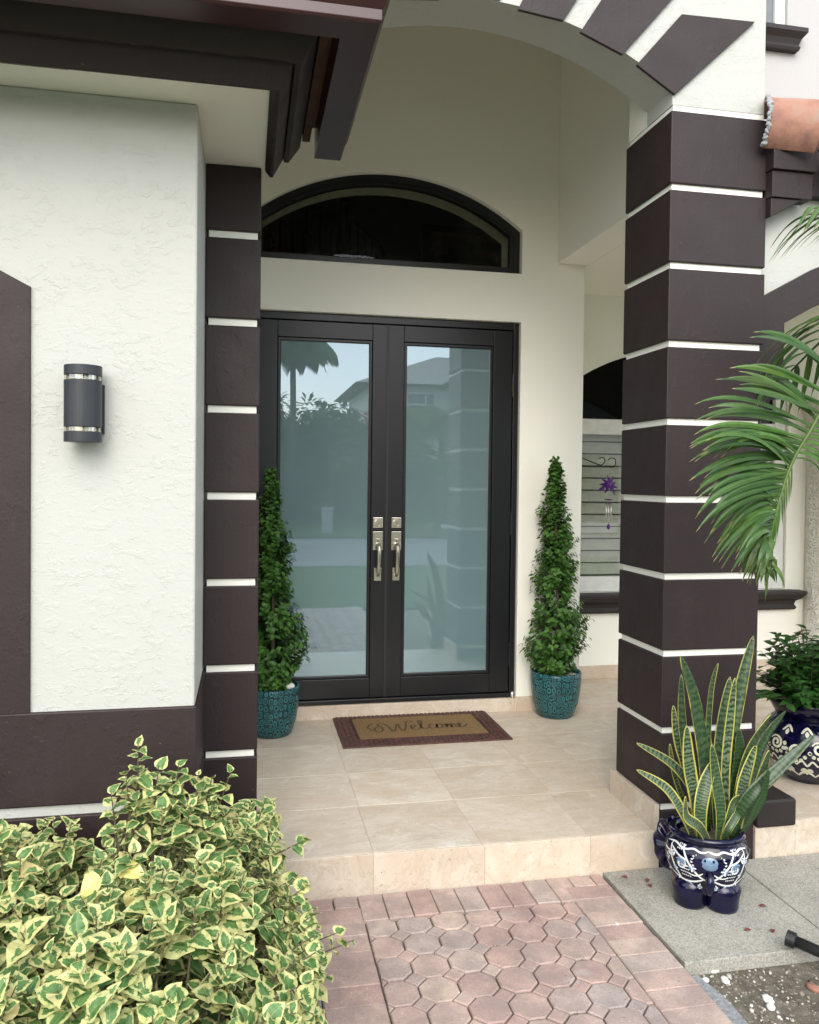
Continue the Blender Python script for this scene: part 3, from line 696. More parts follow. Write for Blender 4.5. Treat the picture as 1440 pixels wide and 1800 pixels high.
# right eave against the tower
b = MB(); b.box(2.305, 2.527, -.06, .034, 2.982, 3.10); b.build('fascia', M_fascia, H, bevel=.003)
b = MB(); b.box(2.31, 2.515, -.045, .034, 2.862, 2.981); b.prism([(2.312, 2.861), (2.312, 2.775), (2.47, 2.861)], -.035, .034); b.build('crown_moulding', M_fascia, H, bevel=.003, fix=True)
b = MB(); b.box(2.528, 5.4, .0, .06, 2.90, 3.10); b.build('fascia', M_fascia, H)
b = MB(); b.prism([(-.20, 2.99), (-.09, 2.99), (-.09, 3.11), (-.23, 3.11), (-.23, 3.08)], 2.545, 5.4, 'X'); b.build('gutter', M_gutter, H, bevel=.003, fix=True, label='brown gutter below the single clay tile')
tiles_roof(2.60, 5.6, .0, 3.12, 2.7, 3.75)
# the big barrel tile that butts against the tower
def barrel(c, ax, L, r, th, rot):
    ax = Vector(ax).normalized(); up = Vector((0, 0, 1)); up = (up-ax*up.dot(ax)).normalized(); sd_ = ax.cross(up)
    b = MB(); rows = []; A = [math.pi*a/40-rot for a in range(41)]
    for k in range(6):
        q = Vector(c)+ax*(L*k/5); rr = r*(1+.05*k/5)
        row = [b.vert(q+(sd_*math.cos(an)+up*math.sin(an))*rr) for an in A]+[b.vert(q+(sd_*math.cos(an)+up*math.sin(an))*(rr-th)) for an in reversed(A)]
        rows.append(row)
    n = 82
    for k in range(5):
        for i in range(n): b.face((rows[k][i], rows[k][(i+1) % n], rows[k+1][(i+1) % n], rows[k+1][i]))
    b.face(rows[0]); b.face(rows[-1][::-1]); return b, A, ax, up, sd_
bc, br = Vector((2.298, .05, 3.186)), .146
b, A_, ax_, up_, sd__ = barrel(bc, (.92, -.28, -.11), .228, br, .022, R(50))
b.build('roof_tile', M_terra, H, bevel=.004, fix=True, label='single weathered clay barrel tile butting against the tower wall')
b = MB()
for k in range(46):
    an = A_[0]+(A_[-1]-A_[0])*(.03+.75*k/59); p = bc+(sd__*math.cos(an)+up_*math.sin(an))*(br+.002)+ax_*random.uniform(-.006, .006); b.sphere(p, random.uniform(.004, .0085), 7, 5, (1.5, 1, 1.4), .3)
b.build('mortar', M_mortar, H, smooth=True)
# main house wall above
uw = [(3.2, 5.30), (4.352, 5.30), (4.352, 6.6), (3.2, 6.6)]
b = MB(); b.prism([(2.0, 3.121), (9, 3.121), (9, 8), (2.0, 8)], 2.71, 2.92, holes=[uw]); b.build('wall', M_pink, H, label='pale upper storey wall')
win = bpy.data.objects.new('window', None); COL.objects.link(win); win.parent = H; win['label'] = 'upper storey window at the top right'
b = MB(); b.prism(rect(3.2, 4.352, 5.30, 6.6), 2.74, 2.80, holes=[rect(3.27, 4.26, 5.305, 6.52)]); b.build('frame', M_wframe, win, fix=True, bevel=.004)
b = MB(); b.box(3.27, 4.26, 2.765, 2.772, 5.305, 6.52); b.build('pane', plain('grey_curtain_glass', (.16, .17, .18), .06), win)
b = sillsweep([(0, 5.13), (.055, 5.13), (.065, 5.155), (.055, 5.175), (.07, 5.22), (.105, 5.262), (.105, 5.298), (0, 5.299)], 3.05, 4.37, 2.709); b.build('sill', M_rough, win, fix=True, bevel=.003)
b = MB(); b.box(-5, -.601, .25, .43, 2.9, 6.2); b.build('wall', M_stucco_dim, H)
b = MB(); b.box(2.1, 2.30, .43, 2.7, 3.2, 6.2); b.build('wall', M_stucco_dim, H)

# ------------------------------------------------------------------ wall lamp
c0 = (-.513, -.5143, 1.676)
WL = thing('wall_lamp', 'grey cylindrical up and down wall lamp on the white stucco wall', 'wall lamp', c0)
def cyl(z0, z1, r, mat, name, parent, **k):
    b = MB(); b.lathe([(0, z0), (r, z0), (r, z1), (0, z1)], (0, -.066, 0), 40); return b.build(name, mat, parent, bevel=.001, fix=True, **k)
LR = .0575
o = cyl(0, .032, LR, M_lamp, 'lower_cap', WL); cyl(.0325, .0465, LR-.002, M_lens, 'lens', WL); cyl(.047, .195, LR, M_lamp, 'lamp_body', WL); cyl(.1955, .2105, LR-.002, M_lens, 'lens', WL); cyl(.211, .242, LR, M_lamp, 'upper_cap', WL)
b = MB()
for k in range(6): a = k*math.pi/3+.3; b.tube([(.05*math.cos(a), -.066+.05*math.sin(a), .03), (.05*math.cos(a), -.066+.05*math.sin(a), .05)], .003, 6); b.tube([(.05*math.cos(a), -.066+.05*math.sin(a), .19), (.05*math.cos(a), -.066+.05*math.sin(a), .214)], .003, 6)
b.lathe([(0, .02), (.03, .02), (.03, .22), (0, .22)], (0, -.066, 0), 20); b.build('inner_tube', M_silver, WL)
b = MB(); b.box(-.05, .056, -.014, .0, .03, .19); b.build('wall_plate', M_lamp, WL, bevel=.002)

# ------------------------------------------------------------------ door mat
DM = thing('door_mat', 'brown rubber bordered coir welcome mat in front of the black doors', 'door mat', (1.08, 1.66, 0))
mx0, mx1, my0, my1 = -.517, .517, -.325, .325
b = MB(); b.box(mx0, mx1, my0, my1, .001, .009); mat_o = b.build('border', M_rubber, DM, bevel=.002)
b = MB()
def stud(x0, x1, y0, y1): b.box(x0, x1, y0, y1, .009, .0135)
nx = 34; ny = 20
for i in range(nx):
    for j in range(ny):
        x = mx0+.012+(mx1-mx0-.024)*(i+.5)/nx; y = my0+.012+(my1-my0-.024)*(j+.5)/ny
        if abs(x) < .40 and abs(y) < .205: continue
        w2 = .012 if (i+j) % 2 else .007; h2 = .0065 if (i+j) % 2 else .012
        stud(x-w2, x+w2, y-h2, y+h2)
stud(-.405, .405, .206, .214); stud(-.405, .405, -.214, -.206); stud(-.413, -.405, -.214, .214); stud(.405, .413, -.214, .214)
b.build('border_studs', M_rubber, DM)
b = MB(); b.box(-.400, .400, -.203, .203, .009, .015); b.build('coir_panel', M_coir, DM, bevel=.002)
# the word Welcome in flowing script, laid as flat strokes
strokes = [
 [(-2.5,.55),(-2.75,.2),(-2.6,-.2),(-2.3,0),(-2.25,.4),(-2.45,.75),(-2.15,1.0),(-1.85,.6),(-1.75,0),(-1.6,-.1),(-1.3,.7),(-1.2,.75),(-1.2,.2),(-1.05,-.1),(-.8,.4),(-.65,1.0),(-.4,1.15),(-.25,.95)],
 [(-.55,.15),(-.3,.35),(-.2,.5),(-.35,.6),(-.5,.35),(-.45,.0),(-.2,-.05),(.05,.2),(.25,.7),(.3,1.1),(.15,1.15),(.1,.7),(.15,.1),(.35,0),(.5,.15)],
 [(.9,.5),(.75,.6),(.6,.3),(.65,0),(.85,0),(1.05,.25),(1.15,.5),(1.05,.1),(1.2,-.02),(1.4,.2),(1.4,.5),(1.2,.55),(1.12,.4),(1.45,.45),(1.6,.5)],
 [(1.6,0),(1.68,.5),(1.7,.15),(1.85,.5),(1.95,.45),(1.93,.05),(2.0,.3),(2.12,.52),(2.22,.4),(2.2,.05),(2.35,.1),(2.5,.3),(2.62,.5),(2.5,.58),(2.42,.3),(2.52,.0),(2.75,.1),(3.0,.4)],
 [(-2.9,.1),(-3.1,.5),(-2.8,.95),(-2.4,1.05)]]
b = MB()
for st in strokes:
    P = [Vector((p[0]*.105+.0, p[1]*.15-.07, 0)) for p in st]
    Q = []
    for i in range(len(P)-1):
        p0, p1, p2, p3 = P[max(i-1, 0)], P[i], P[i+1], P[min(i+2, len(P)-1)]
        for t in (0, .25, .5, .75):
            Q.append(.5*((2*p1)+(p2-p0)*t+(2*p0-5*p1+4*p2-p3)*t*t+(3*p1-p0-3*p2+p3)*t**3))
    Q.append(P[-1]); row = []
    for i, q in enumerate(Q):
        t = (Q[min(i+1, len(Q)-1)]-Q[max(i-1, 0)]); t.normalize(); n = Vector((-t.y, t.x, 0)); wd = .0025+.0045*abs(t.y)
        row.append((b.vert((q.x-n.x*wd, q.y-n.y*wd, .0165)), b.vert((q.x+n.x*wd, q.y+n.y*wd, .0165))))
    for i in range(len(row)-1): b.face((row[i][0], row[i+1][0], row[i+1][1], row[i][1]))
b.build('lettering', M_ink, DM)

# ------------------------------------------------------------------ boxwood cones in teal pots
LS = [(0, .0), (.3, .75), (.6, 1.0), (.85, .6), (1, 0)]
def topiary(loc, lab, rads, zb, zt, seed, leanx=0):
    random.seed(seed)
    T = thing('potted_boxwood', lab, 'potted plant', loc, 'boxwood cones in teal pots')
    b = MB(); b.lathe([(0, 0), (.112, 0), (.122, .01), (.150, .09), (.163, .17), (.170, .24), (.171, .285), (.168, .30), (.158, .302), (.152, .29), (.150, .265), (0, .262)], (0, 0, 0), 48)
    b.build('pot', M_teal, T, smooth=True)
    b = MB()
    for i in range(60):
        a, r = random.uniform(0, 6.28), math.sqrt(random.random())*.135; b.sphere((r*math.cos(a), r*math.sin(a), .268), random.uniform(.010, .02), 7, 5, (1, 1, .7), .15)
    b.build('pebbles', M_whitestone, T, smooth=True, kind='stuff')
    if seed == 3: b = MB(); b.sphere((.105, -.06, .30), .032, 12, 8, (1, .8, .8)); b.build('stone', M_whitestone, T, smooth=True, label='white egg-shaped stone')
    b = MB(); b.tube([(0, 0, .25), (.005, .0, .8), (leanx*.6, 0, 1.3), (leanx, 0, zt-.03)], [.014, .011, .007, .002], 7)
    L = MB()
    def rad(z):
        t = (z-zb)/(zt-zb)*(len(rads)-1); k = min(int(t), len(rads)-2); return rads[k]+(rads[k+1]-rads[k])*(t-k)
    nb = 470
    for i in range(nb):
        z = zb+(zt-zb)*(random.random()**1.25)
        R0 = rad(z); a = random.uniform(0, 2*math.pi); lump = 1+.16*math.sin(a+z*13)+.08*math.sin(a*3+z*31)
        r1 = R0*lump*random.uniform(.80, 1.10)+.004; cxx = leanx*max(0, (z-.5)/(zt-.5))
        p0 = Vector((cxx+r1*.35*math.cos(a), r1*.35*math.sin(a), z-.05)); p1 = Vector((cxx+r1*math.cos(a), r1*math.sin(a), z+.02+.03*random.random()))
        if i % 2 == 0: b.tube([p0, p1], [.0022, .001], 3, False)
        dd = (p1-p0).normalized(); nl = 12
        for k in range(nl):
            t = (k+.6)/nl; q = p0.lerp(p1, t*1.02)
            az = random.uniform(0, 6.28); side = dd.cross(Vector((math.cos(az), math.sin(az), .3))).normalized()
            ld = (dd*.35+side*1.0+Vector((0, 0, .15))).normalized()
            nr = (Vector((math.cos(a), math.sin(a), .9))+side*.4).normalized()
            tt = (z-zb)/(zt-zb)
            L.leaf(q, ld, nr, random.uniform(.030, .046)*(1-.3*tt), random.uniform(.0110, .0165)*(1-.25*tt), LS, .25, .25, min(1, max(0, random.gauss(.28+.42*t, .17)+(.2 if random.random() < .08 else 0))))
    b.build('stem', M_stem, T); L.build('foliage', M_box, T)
    return T
# radii bottom to top
topiary((2.05, 1.80, 0.0), 'right boxwood cone in a teal pot, standing clear of the doors beside the mat', [.10, .19, .215, .195, .15, .135, .145, .13, .11, .11, .085, .062, .035, .010], .30, 1.70, 5, -.03)
topiary((.163, 1.70, 0.0), 'left boxwood cone in a teal pot, half hidden by the left pillar', [.12, .19, .23, .215, .17, .14, .13, .115, .105, .10, .08, .06, .035, .010], .29, 1.60, 3, -.02)

# ------------------------------------------------------------------ palm beside the slab
random.seed(11)
PALM = thing('palm', 'green palm whose frond hangs in from the right in front of the banded pillar', 'palm', (2.75, -1.0, -.215))
PL = Vector((2.75, -1.0, -.215))
b = MB(); b.tube([(0, 0, 0), (.02, 0, .5), (.0, .02, 1.1), (-.03, 0, 1.75)], [.085, .065, .055, .05], 14); b.build('trunk', M_stem, PALM, smooth=True)
def ribbon(L, pts, w, up_, rnd, fold=.35):
    n = len(pts)-1; rows = []
    for i, p in enumerate(pts):
        t = i/n; tg = (pts[min(i+1, n)]-pts[max(i-1, 0)]).normalized(); s_d = tg.cross(up_).normalized(); nn_ = s_d.cross(tg)
        wd = w*min(1, .35+2.6*t)*(1 if t < .55 else max(.04, 1-((t-.55)/.45)**1.6))
        rows.append((L.vert(p-s_d*wd-nn_*fold*wd, (-1, t)), L.vert(p, (0, t)), L.vert(p+s_d*wd-nn_*fold*wd, (1, t))))
    for i in range(n):
        for e in (0, 1): L.face((rows[i][e], rows[i][e+1], rows[i+1][e+1], rows[i+1][e]), rnd)
def bez(p0, p1, p2, n=9): return [p0*(1-t)**2+p1*2*t*(1-t)+p2*t*t for t in [i/n for i in range(n+1)]]
def smoothpts(P, n=6):
    Q = []
    for i in range(len(P)-1):
        p0, p1, p2, p3 = P[max(i-1, 0)], P[i], P[i+1], P[min(i+2, len(P)-1)]
        for k in range(n):
            t = k/n; Q.append(.5*((2*p1)+(p2-p0)*t+(2*p0-5*p1+4*p2-p3)*t*t+(3*p1-p0-3*p2+p3)*t**3))
    Q.append(P[-1]); return Q
def localp(u, v, Y): return at(u, v, Y)-PL
# main drooping frond: spine points and the leaflet tips on its left side
spine = smoothpts([Vector((-.05, .02, 1.75)), Vector((-.28, .10, 2.12)), localp(1530, 600, -.86), localp(1462, 694, -.84), localp(1425, 757, -.82), localp(1392, 815, -.80), localp(1368, 888, -.79), localp(1353, 955, -.78), localp(1347, 1015, -.77)], 6)
b = MB(); b.tube(spine, [.011-.009*(i/len(spine)) for i in range(len(spine))], 7); b.build('frond_stem', leafmat('palm_stem', (.10, .16, .04), (.14, .20, .05), .4, 0, False), PALM, smooth=True)
L = MB()
tips = [(1318,593,1400,560),(1283,647,1345,618),(1258,667,1330,645),(1287,683,1345,668),(1300,676,1370,655),(1218,742,1290,672),(1238,738,1300,690),(1212,786,1262,720),(1212,812,1275,738),(1235,792,1310,715),(1212,845,1280,770),(1232,800,1330,728),(1222,868,1262,792),(1226,905,1255,830),(1222,912,1265,820),(1224,935,1270,845),(1238,955,1285,860),(1222,880,1290,790),(1252,980,1305,880),(1254,988,1312,890),(1268,1000,1320,905),(1284,1008,1325,925),(1290,1000,1335,925),(1305,1022,1335,940),(1318,1028,1338,955),(1312,1016,1342,930),(1330,1030,1343,970),(1338,1026,1345,985),(1350,1031,1350,1000)]
for i, (u, v, mu, mv) in enumerate(tips):
    t = .34+.62*(i/len(tips))**.85
    for rep in range(4 if i > 6 else 2):
        tt = min(.995, t+rep*.009); k = tt*(len(spine)-1); k0 = int(k); p0 = spine[k0].lerp(spine[min(k0+1, len(spine)-1)], k-k0)
        du, dv = (0, 0) if rep == 0 else (random.uniform(-2, 46), random.uniform(-34, 14))
        yy = -.80-.10*random.random()*(1 if i % 2 else -.6)
        tip = localp(u+du, v+dv, yy-.02); mid = localp((mu+du*.8), mv+dv*.8, yy-.09); mid = mid*.74+(p0+tip)*.13
        P = bez(p0, mid, tip, 10)
        ribbon(L, P, random.uniform(.007, .0135), Vector((random.uniform(-.5, .3), -1, random.uniform(.1, .7))), min(1, max(0, random.gauss(.45, .25))))
# right side leaflets of the same frond hang away to the right
for i in range(34):
    t = .30+.68*i/34; k = t*(len(spine)-1); k0 = int(k); p0 = spine[k0]
    tip = p0+Vector((random.uniform(.18, .34), random.uniform(-.05, .1), random.uniform(-.45, -.25)))*(1-.35*t); mid = p0+Vector((.2, -.02, .02))*(1-.4*t)
    if t > .62: tip = p0+Vector((random.uniform(.005, .02), .02, -.12)); mid = p0+Vector((.006, 0, -.05))
    ribbon(L, bez(p0, mid, tip), .011 if t < .62 else .005, Vector((.2, -1, .3)), random.random())
L.build('frond', M_palm, PALM, label='long frond drooping across the banded pillar')
def frond(P, ll, n, seed, lab=None, w=.013, dr=.5):
    random.seed(seed); sp_ = smoothpts([Vector(p) for p in P], 6)
    b = MB(); b.tube(sp_, [.014-.011*(i/len(sp_)) for i in range(len(sp_))], 6); b.build('frond_stem', M_palm, PALM, smooth=True)
    L = MB()
    for i in range(n):
        t = .25+.74*i/n; k = t*(len(sp_)-1); k0 = int(k); p0 = sp_[k0]; tg = (sp_[min(k0+1, len(sp_)-1)]-sp_[max(k0-1, 0)]).normalized()
        for sg in (-1, 1):
            sd_ = tg.cross(Vector((0, 0, 1))); sd_ = sd_.normalized() if sd_.length > .01 else Vector((1, 0, 0)); l_ = ll*math.sin(math.pi*(.18+.72*t))*random.uniform(.85, 1.1)
            mid = p0+(sd_*sg*.6+tg*.35)*l_+Vector((0, 0, .05)); tip = p0+(sd_*sg*.72+tg*.75)*l_-Vector((0, 0, l_*dr))
            ribbon(L, bez(p0, mid, tip), w, Vector((0, -.3, 1)), random.random())
    L.build('frond', M_palm, PALM)
tp = (-.03, 0, 1.75)
frond([tp, (-.25, .12, 2.35), (-.45, .25, 2.75), (-.72, .33, 2.78)], .42, 26, 21)
frond([tp, (-.10, .42, 2.35), (-.18, .75, 2.5), (-.32, 1.05, 2.25)], .42, 24, 22)
frond([tp, (.3, -.1, 2.4), (.75, -.3, 2.7), (1.2, -.5, 2.4)], .5, 24, 23)
frond([tp, (.15, -.45, 2.3), (.35, -1.0, 2.5), (.5, -1.5, 2.1)], .5, 24, 24)
frond([tp, (.3, .35, 2.3), (.8, .6, 2.5), (1.3, .8, 2.0)], .5, 24, 25)
frond([tp, (-.05, -.3, 2.5), (-.05, -.7, 3.0), (-.1, -1.2, 3.0)], .5, 24, 26)

# ------------------------------------------------------------------ brush strokes on glazed pots
def radius_fn(prof):
    def f(z):
        for (r0, z0), (r1, z1) in zip(prof[:-1], prof[1:]):
            if z0 <= z <= z1 and z1 > z0: return r0+(r1-r0)*(z-z0)/(z1-z0)
        return prof[-1][0]
    return f
def stroke(mb, rf, pts, w, sx=1, sy=1, RR=.15, bulge=False, off=.0012):
    P = smoothpts([Vector((a, z, 0)) for a, z in pts], 5) if len(pts) > 2 else [Vector((*pts[0], 0)).lerp(Vector((*pts[1], 0)), t/8) for t in range(9)]
    n = len(P)-1; prev = None
    for i, p in enumerate(P):
        t = i/n; tg = P[min(i+1, n)]-P[max(i-1, 0)]; tg = tg.normalized() if tg.length > 1e-9 else Vector((1, 0, 0)); nr = Vector((-tg.y, tg.x, 0))
        wd = w*(math.sin(math.pi*(.04+.92*t))**.8 if bulge else min(1, .45+3*min(t, 1-t)))
        row = []
        for e in (-1, 1):
            q = p+nr*wd*e; th = q.x/RR-math.pi/2; r = rf(max(.02, q.y))+off; row.append(mb.vert((r*sx*math.cos(th), r*sy*math.sin(th), q.y)))
        if prev: mb.face((prev[0], prev[1], row[1], row[0]))
        prev = row
def spiral(cx, cz, r, turns, a0, sg=1, n=14): return [(cx+sg*r*(1-.85*t/n)*math.cos(a0+turns*6.283*t/n), cz+r*(1-.85*t/n)*math.sin(a0+turns*6.283*t/n)) for t in range(n+1)]
def dot(mb, rf, a, z, r, sx, sy, RR): stroke(mb, rf, [(a-r, z), (a+r, z)], r, sx, sy, RR, True)
M_pw = plain('white_glaze', (.72, .74, .72), .12); M_pc = plain('cream_glaze', (.62, .62, .50), .12)
# ------------------------------------------------------------------ snake plant in the animal pot
random.seed(5)
c = Vector((1.885, -.30, GZ))
SP = thing('potted_snake_plant', 'tall yellow edged snake plant in a blue and white animal shaped pot', 'potted plant', c)
b = MB(); prof = [(0, .045), (.085, .045), (.112, .065), (.135, .11), (.152, .165), (.157, .205), (.150, .24), (.130, .262), (.122, .272)]
b.lathe(prof, (0, 0, 0), 64, 1.04, .92); pot = b.build('pot', M_cobalt, SP, smooth=True)
rf = radius_fn(prof[1:]); wm = MB(); bm_ = MB(); K = dict(sx=1.04, sy=.92, RR=.15)
for sg in (-1, 1):
    S_ = lambda mb, pts, w_, bu=False: stroke(mb, rf, [(a*sg, z) for a, z in pts], w_, bulge=bu, **K)
    for o_ in (0, .155, .31):
        O = lambda pts: [(a+o_, z) for a, z in pts]
        S_(wm, O([(.105, .258), (.075, .20), (.04, .155), (.012, .135)]), 0.0041); S_(wm, O([(.012, .14), (.06, .12), (.11, .118), (.165, .135)]), 0.0038)
        S_(wm, O([(.165, .25), (.15, .19), (.12, .13), (.09, .085)]), 0.0043); S_(wm, O([(.075, .205), (.115, .215), (.16, .24)]), 0.0035)
        S_(wm, O([(.03, .118), (.05, .085), (.085, .072), (.12, .085)]), 0.0038); S_(wm, O([(.115, .13), (.14, .10), (.17, .095)]), 0.0035)
        S_(bm_, O(spiral(.108, .185, .021, 1.5, .6)), 0.0058); S_(wm, O(spiral(.108, .185, .027, .8, 2.2)), 0.0026)
        S_(bm_, O(spiral(.078, .100, .017, 1.4, 2.5)), 0.0052); S_(wm, O(spiral(.078, .100, .021, .7, .2)), 0.0023)
        for k in range(5):
            a_ = .5+k*.42; S_(bm_ if k % 2 else wm, O([(.150+.006*math.cos(a_), .196+.006*math.sin(a_)), (.150+.027*math.cos(a_), .196+.027*math.sin(a_))]), 0.0061, True)
        for k in range(5):
            for m_ in range(4): S_(wm, O([(.066+k*.0085+m_*.003, .138+m_*0.0138), (.0715+k*.0085+m_*.003, .143+m_*0.0138)]), 0.0020)
        for k in range(4):
            for m_ in range(3): S_(wm, O([(.095+k*.009, .238+m_*.008-.0*k), (.100+k*.009, .243+m_*.008)]), 0.0019)
        for k in range(5): S_(wm, O([(.045+.009*k, .235-.014*k), (.0475+.009*k, .235-.014*k)]), 0.0038, True)
        for k in range(4): S_(wm, O([(.052+.011*k, .088+.002*k), (.0545+.011*k, .088+.002*k)]), 0.0032, True)
    for k in range(7):
        for (ca, cz, r0, r1) in ((.060, .178, .004, .017), (.135, .155, .003, .014), (.180, .185, .003, .016), (.035, .100, .003, .012)):
            a_ = k*.9; S_(wm if k % 2 else bm_, [(ca+r0*math.cos(a_), cz+r0*math.sin(a_)), (ca+r1*math.cos(a_+.3), cz+r1*math.sin(a_+.3))], .0036, True)
    S_(wm, [(0, .252), (.03, .246), (.06, .253), (.1, .245), (.15, .254), (.2, .246)], .003); S_(wm, [(.02, .165), (.045, .15), (.075, .152)], .003); S_(wm, [(.13, .228), (.17, .215), (.22, .22)], .003)
    for k in range(5): S_(wm, [(.052+.006*math.sin(k), .23-.012*k), (.060+.006*math.sin(k), .228-.012*k)], .003, True)
pot.rotation_euler = (0, 0, R(-27)); wm.build('painted_strokes', M_pw, pot, kind='stuff'); bm_.build('painted_scrolls', M_face, pot, kind='stuff')
b = MB(); b.lathe([(.120, .266), (.138, .272), (.146, .284), (.142, .296), (.130, .300), (.118, .296), (.112, .28), (.108, .25), (0, .248)], (0, 0, 0), 48, 1.04, .92); b.build('rim', M_cobalt, pot, smooth=True)
for sx in (-.062, .060):
    b = MB(); b.lathe([(0, 0), (.062, 0), (.066, .012), (.068, .05), (.075, .085), (.055, .115), (0, .12)], (sx, -.048, 0), 28, 1.0, 1.0); b.build('foot', M_cobalt, pot, smooth=True)
b = MB(); b.tube([(0.004, -.138, .175), (.004, -.158, .15), (.004, -.158, .125), (.004, -.148, .10), (.004, -.130, .085)], [.010, .017, .018, .016, .012], 12); b.build('trunk', M_cobalt, pot, smooth=True)
b = MB(); b.sphere((.003, -.130, .205), .040, 24, 12, (1.05, .42, .85)); b.build('face_patch', M_face, pot, smooth=True)
for sx in (-.015, .018):
    b = MB(); b.sphere((sx, -.1465, .222), .0045, 10, 6, (1, .5, 1.4)); b.build('eye', M_cobalt, pot, smooth=True)
for sg in (-1, 1):
    b = MB(); n = 40; rr = []
    for ring_ in (0, .5, 1):
        row = []
        for i in range(n+1):
            a = R(-115)+R(230)*i/n; ruf = 1+.05*math.sin(a*9)*ring_
            if sg > 0: rad_ = .075*ring_*ruf*(.8)
            else: rad_ = .100*ring_*ruf*(1.05)
            row.append(b.vert((sg*(.132+rad_*math.cos(a)*.75), .045+.02*ring_+.012*math.sin(a*9)*ring_, .185+rad_*math.sin(a)*1.15), (i/n, ring_)))
        rr.append(row)
    for k in range(2):
        for i in range(n): b.face((rr[k][i], rr[k][i+1], rr[k+1][i+1], rr[k+1][i]))
    o = b.build('ear', M_cobalt, pot, smooth=True); m = o.modifiers.new('s', 'SOLIDIFY'); m.thickness = .012
    m2 = o.modifiers.new('ss', 'SUBSURF'); m2.levels = m2.render_levels = 1
b = MB(); b.lathe([(0, .262), (.112, .262)], (0, 0, 0), 32); b.build('soil', M_soil, SP)
def blade(L, P, w, face, twist, rnd):
    P = smoothpts(P, 7); n = len(P)-1; rows = []
    for i, p in enumerate(P):
        t = i/n; tg = (P[min(i+1, n)]-P[max(i-1, 0)]).normalized(); s_d = tg.cross(face).normalized(); nn_ = s_d.cross(tg)
        a = twist*(t-.2); s2 = s_d*math.cos(a)+nn_*math.sin(a); n2 = s2.cross(tg)
        wd = w*(.62+.38*math.sin(min(1, t/.55)*math.pi/2))*(1 if t < .55 else max(.0, 1-((t-.55)/.45)**1.9)**.75)+.0006
        row = []
        for u in (-1, -.55, 0, .55, 1): row.append(L.vert(p+s2*u*wd-n2*(.30*wd*(1-u*u)), (u, t)))
        rows.append(row)
    for i in range(n):
        for e in range(4): L.face((rows[i][e], rows[i][e+1], rows[i+1][e+1], rows[i+1][e]), rnd)
leaves = [  # pixel path base..tip, half width m, depth, twist
 ([(1290,1480),(1285,1330),(1303,1210),(1325,1118)],.030,-.26,.3), ([(1243,1482),(1240,1350),(1222,1230),(1197,1153)],.036,-.30,-.25),
 ([(1233,1480),(1215,1380),(1200,1270),(1198,1186)],.018,-.27,.5), ([(1253,1460),(1246,1330),(1250,1220),(1262,1166)],.011,-.23,.9),
 ([(1262,1480),(1262,1370),(1272,1270),(1284,1190)],.029,-.28,.2), ([(1277,1482),(1276,1360),(1285,1260),(1293,1192)],.022,-.31,-.5),
 ([(1230,1478),(1212,1370),(1192,1300),(1184,1240)],.020,-.25,.4), ([(1243,1470),(1225,1400),(1185,1345),(1120,1306)],.021,-.27,-.5),
 ([(1222,1484),(1202,1430),(1172,1385),(1120,1353)],.021,-.36,-.5), ([(1215,1450),(1195,1390),(1183,1345),(1178,1308)],.010,-.22,.3),
 ([(1236,1484),(1232,1430),(1240,1380),(1257,1334)],.031,-.39,.5), ([(1290,1480),(1298,1400),(1318,1320),(1357,1256)],.029,-.26,-.5),
 ([(1300,1460),(1322,1370),(1345,1300),(1382,1250)],.022,-.22,-.4), ([(1283,1486),(1312,1410),(1358,1362),(1432,1292)],.029,-.37,.9),
 ([(1296,1484),(1302,1420),(1310,1370),(1330,1309)],.031,-.33,.1), ([(1303,1482),(1318,1420),(1338,1370),(1353,1319)],.025,-.29,-.3),
 ([(1264,1490),(1268,1430),(1260,1370),(1252,1309)],.024,-.40,.35), ([(1252,1490),(1232,1455),(1208,1435),(1206,1400)],.022,-.42,-.6),
 ([(1277,1492),(1280,1460),(1295,1435),(1297,1428)],.017,-.42,.5), ([(1232,1482),(1222,1400),(1212,1340),(1208,1276)],.031,-.33,.3),
 ([(1270,1488),(1285,1430),(1292,1410),(1303,1400)],.020,-.40,-.3), ([(1297,1488),(1322,1440),(1342,1400),(1352,1352)],.019,-.38,.5),
 ([(1250,1480),(1250,1400),(1243,1310),(1232,1262)],.026,-.24,.3), ([(1270,1480),(1290,1400),(1300,1330),(1300,1282)],.026,-.24,.3)]
L = MB(); 
for i, (px, w_, dy, tw) in enumerate(leaves):
    P = []
    for k, (u, v) in enumerate(px):
        P.append(at(u, v, dy+(.03 if k == 0 else 0)-.015*k*(1 if i % 2 else -1)))
    base = P[0]; P[0] = Vector((base.x, max(-.37, min(-.24, base.y)), GZ+.262)); P = [p-c for p in P]
    L = MB(); blade(L, P, w_*.90, Vector((random.uniform(-.3, .3), -1, .12)), tw, random.random())
    o = L.build('leaf', M_snake, SP, smooth=True); m = o.modifiers.new('s', 'SOLIDIFY'); m.thickness = .003

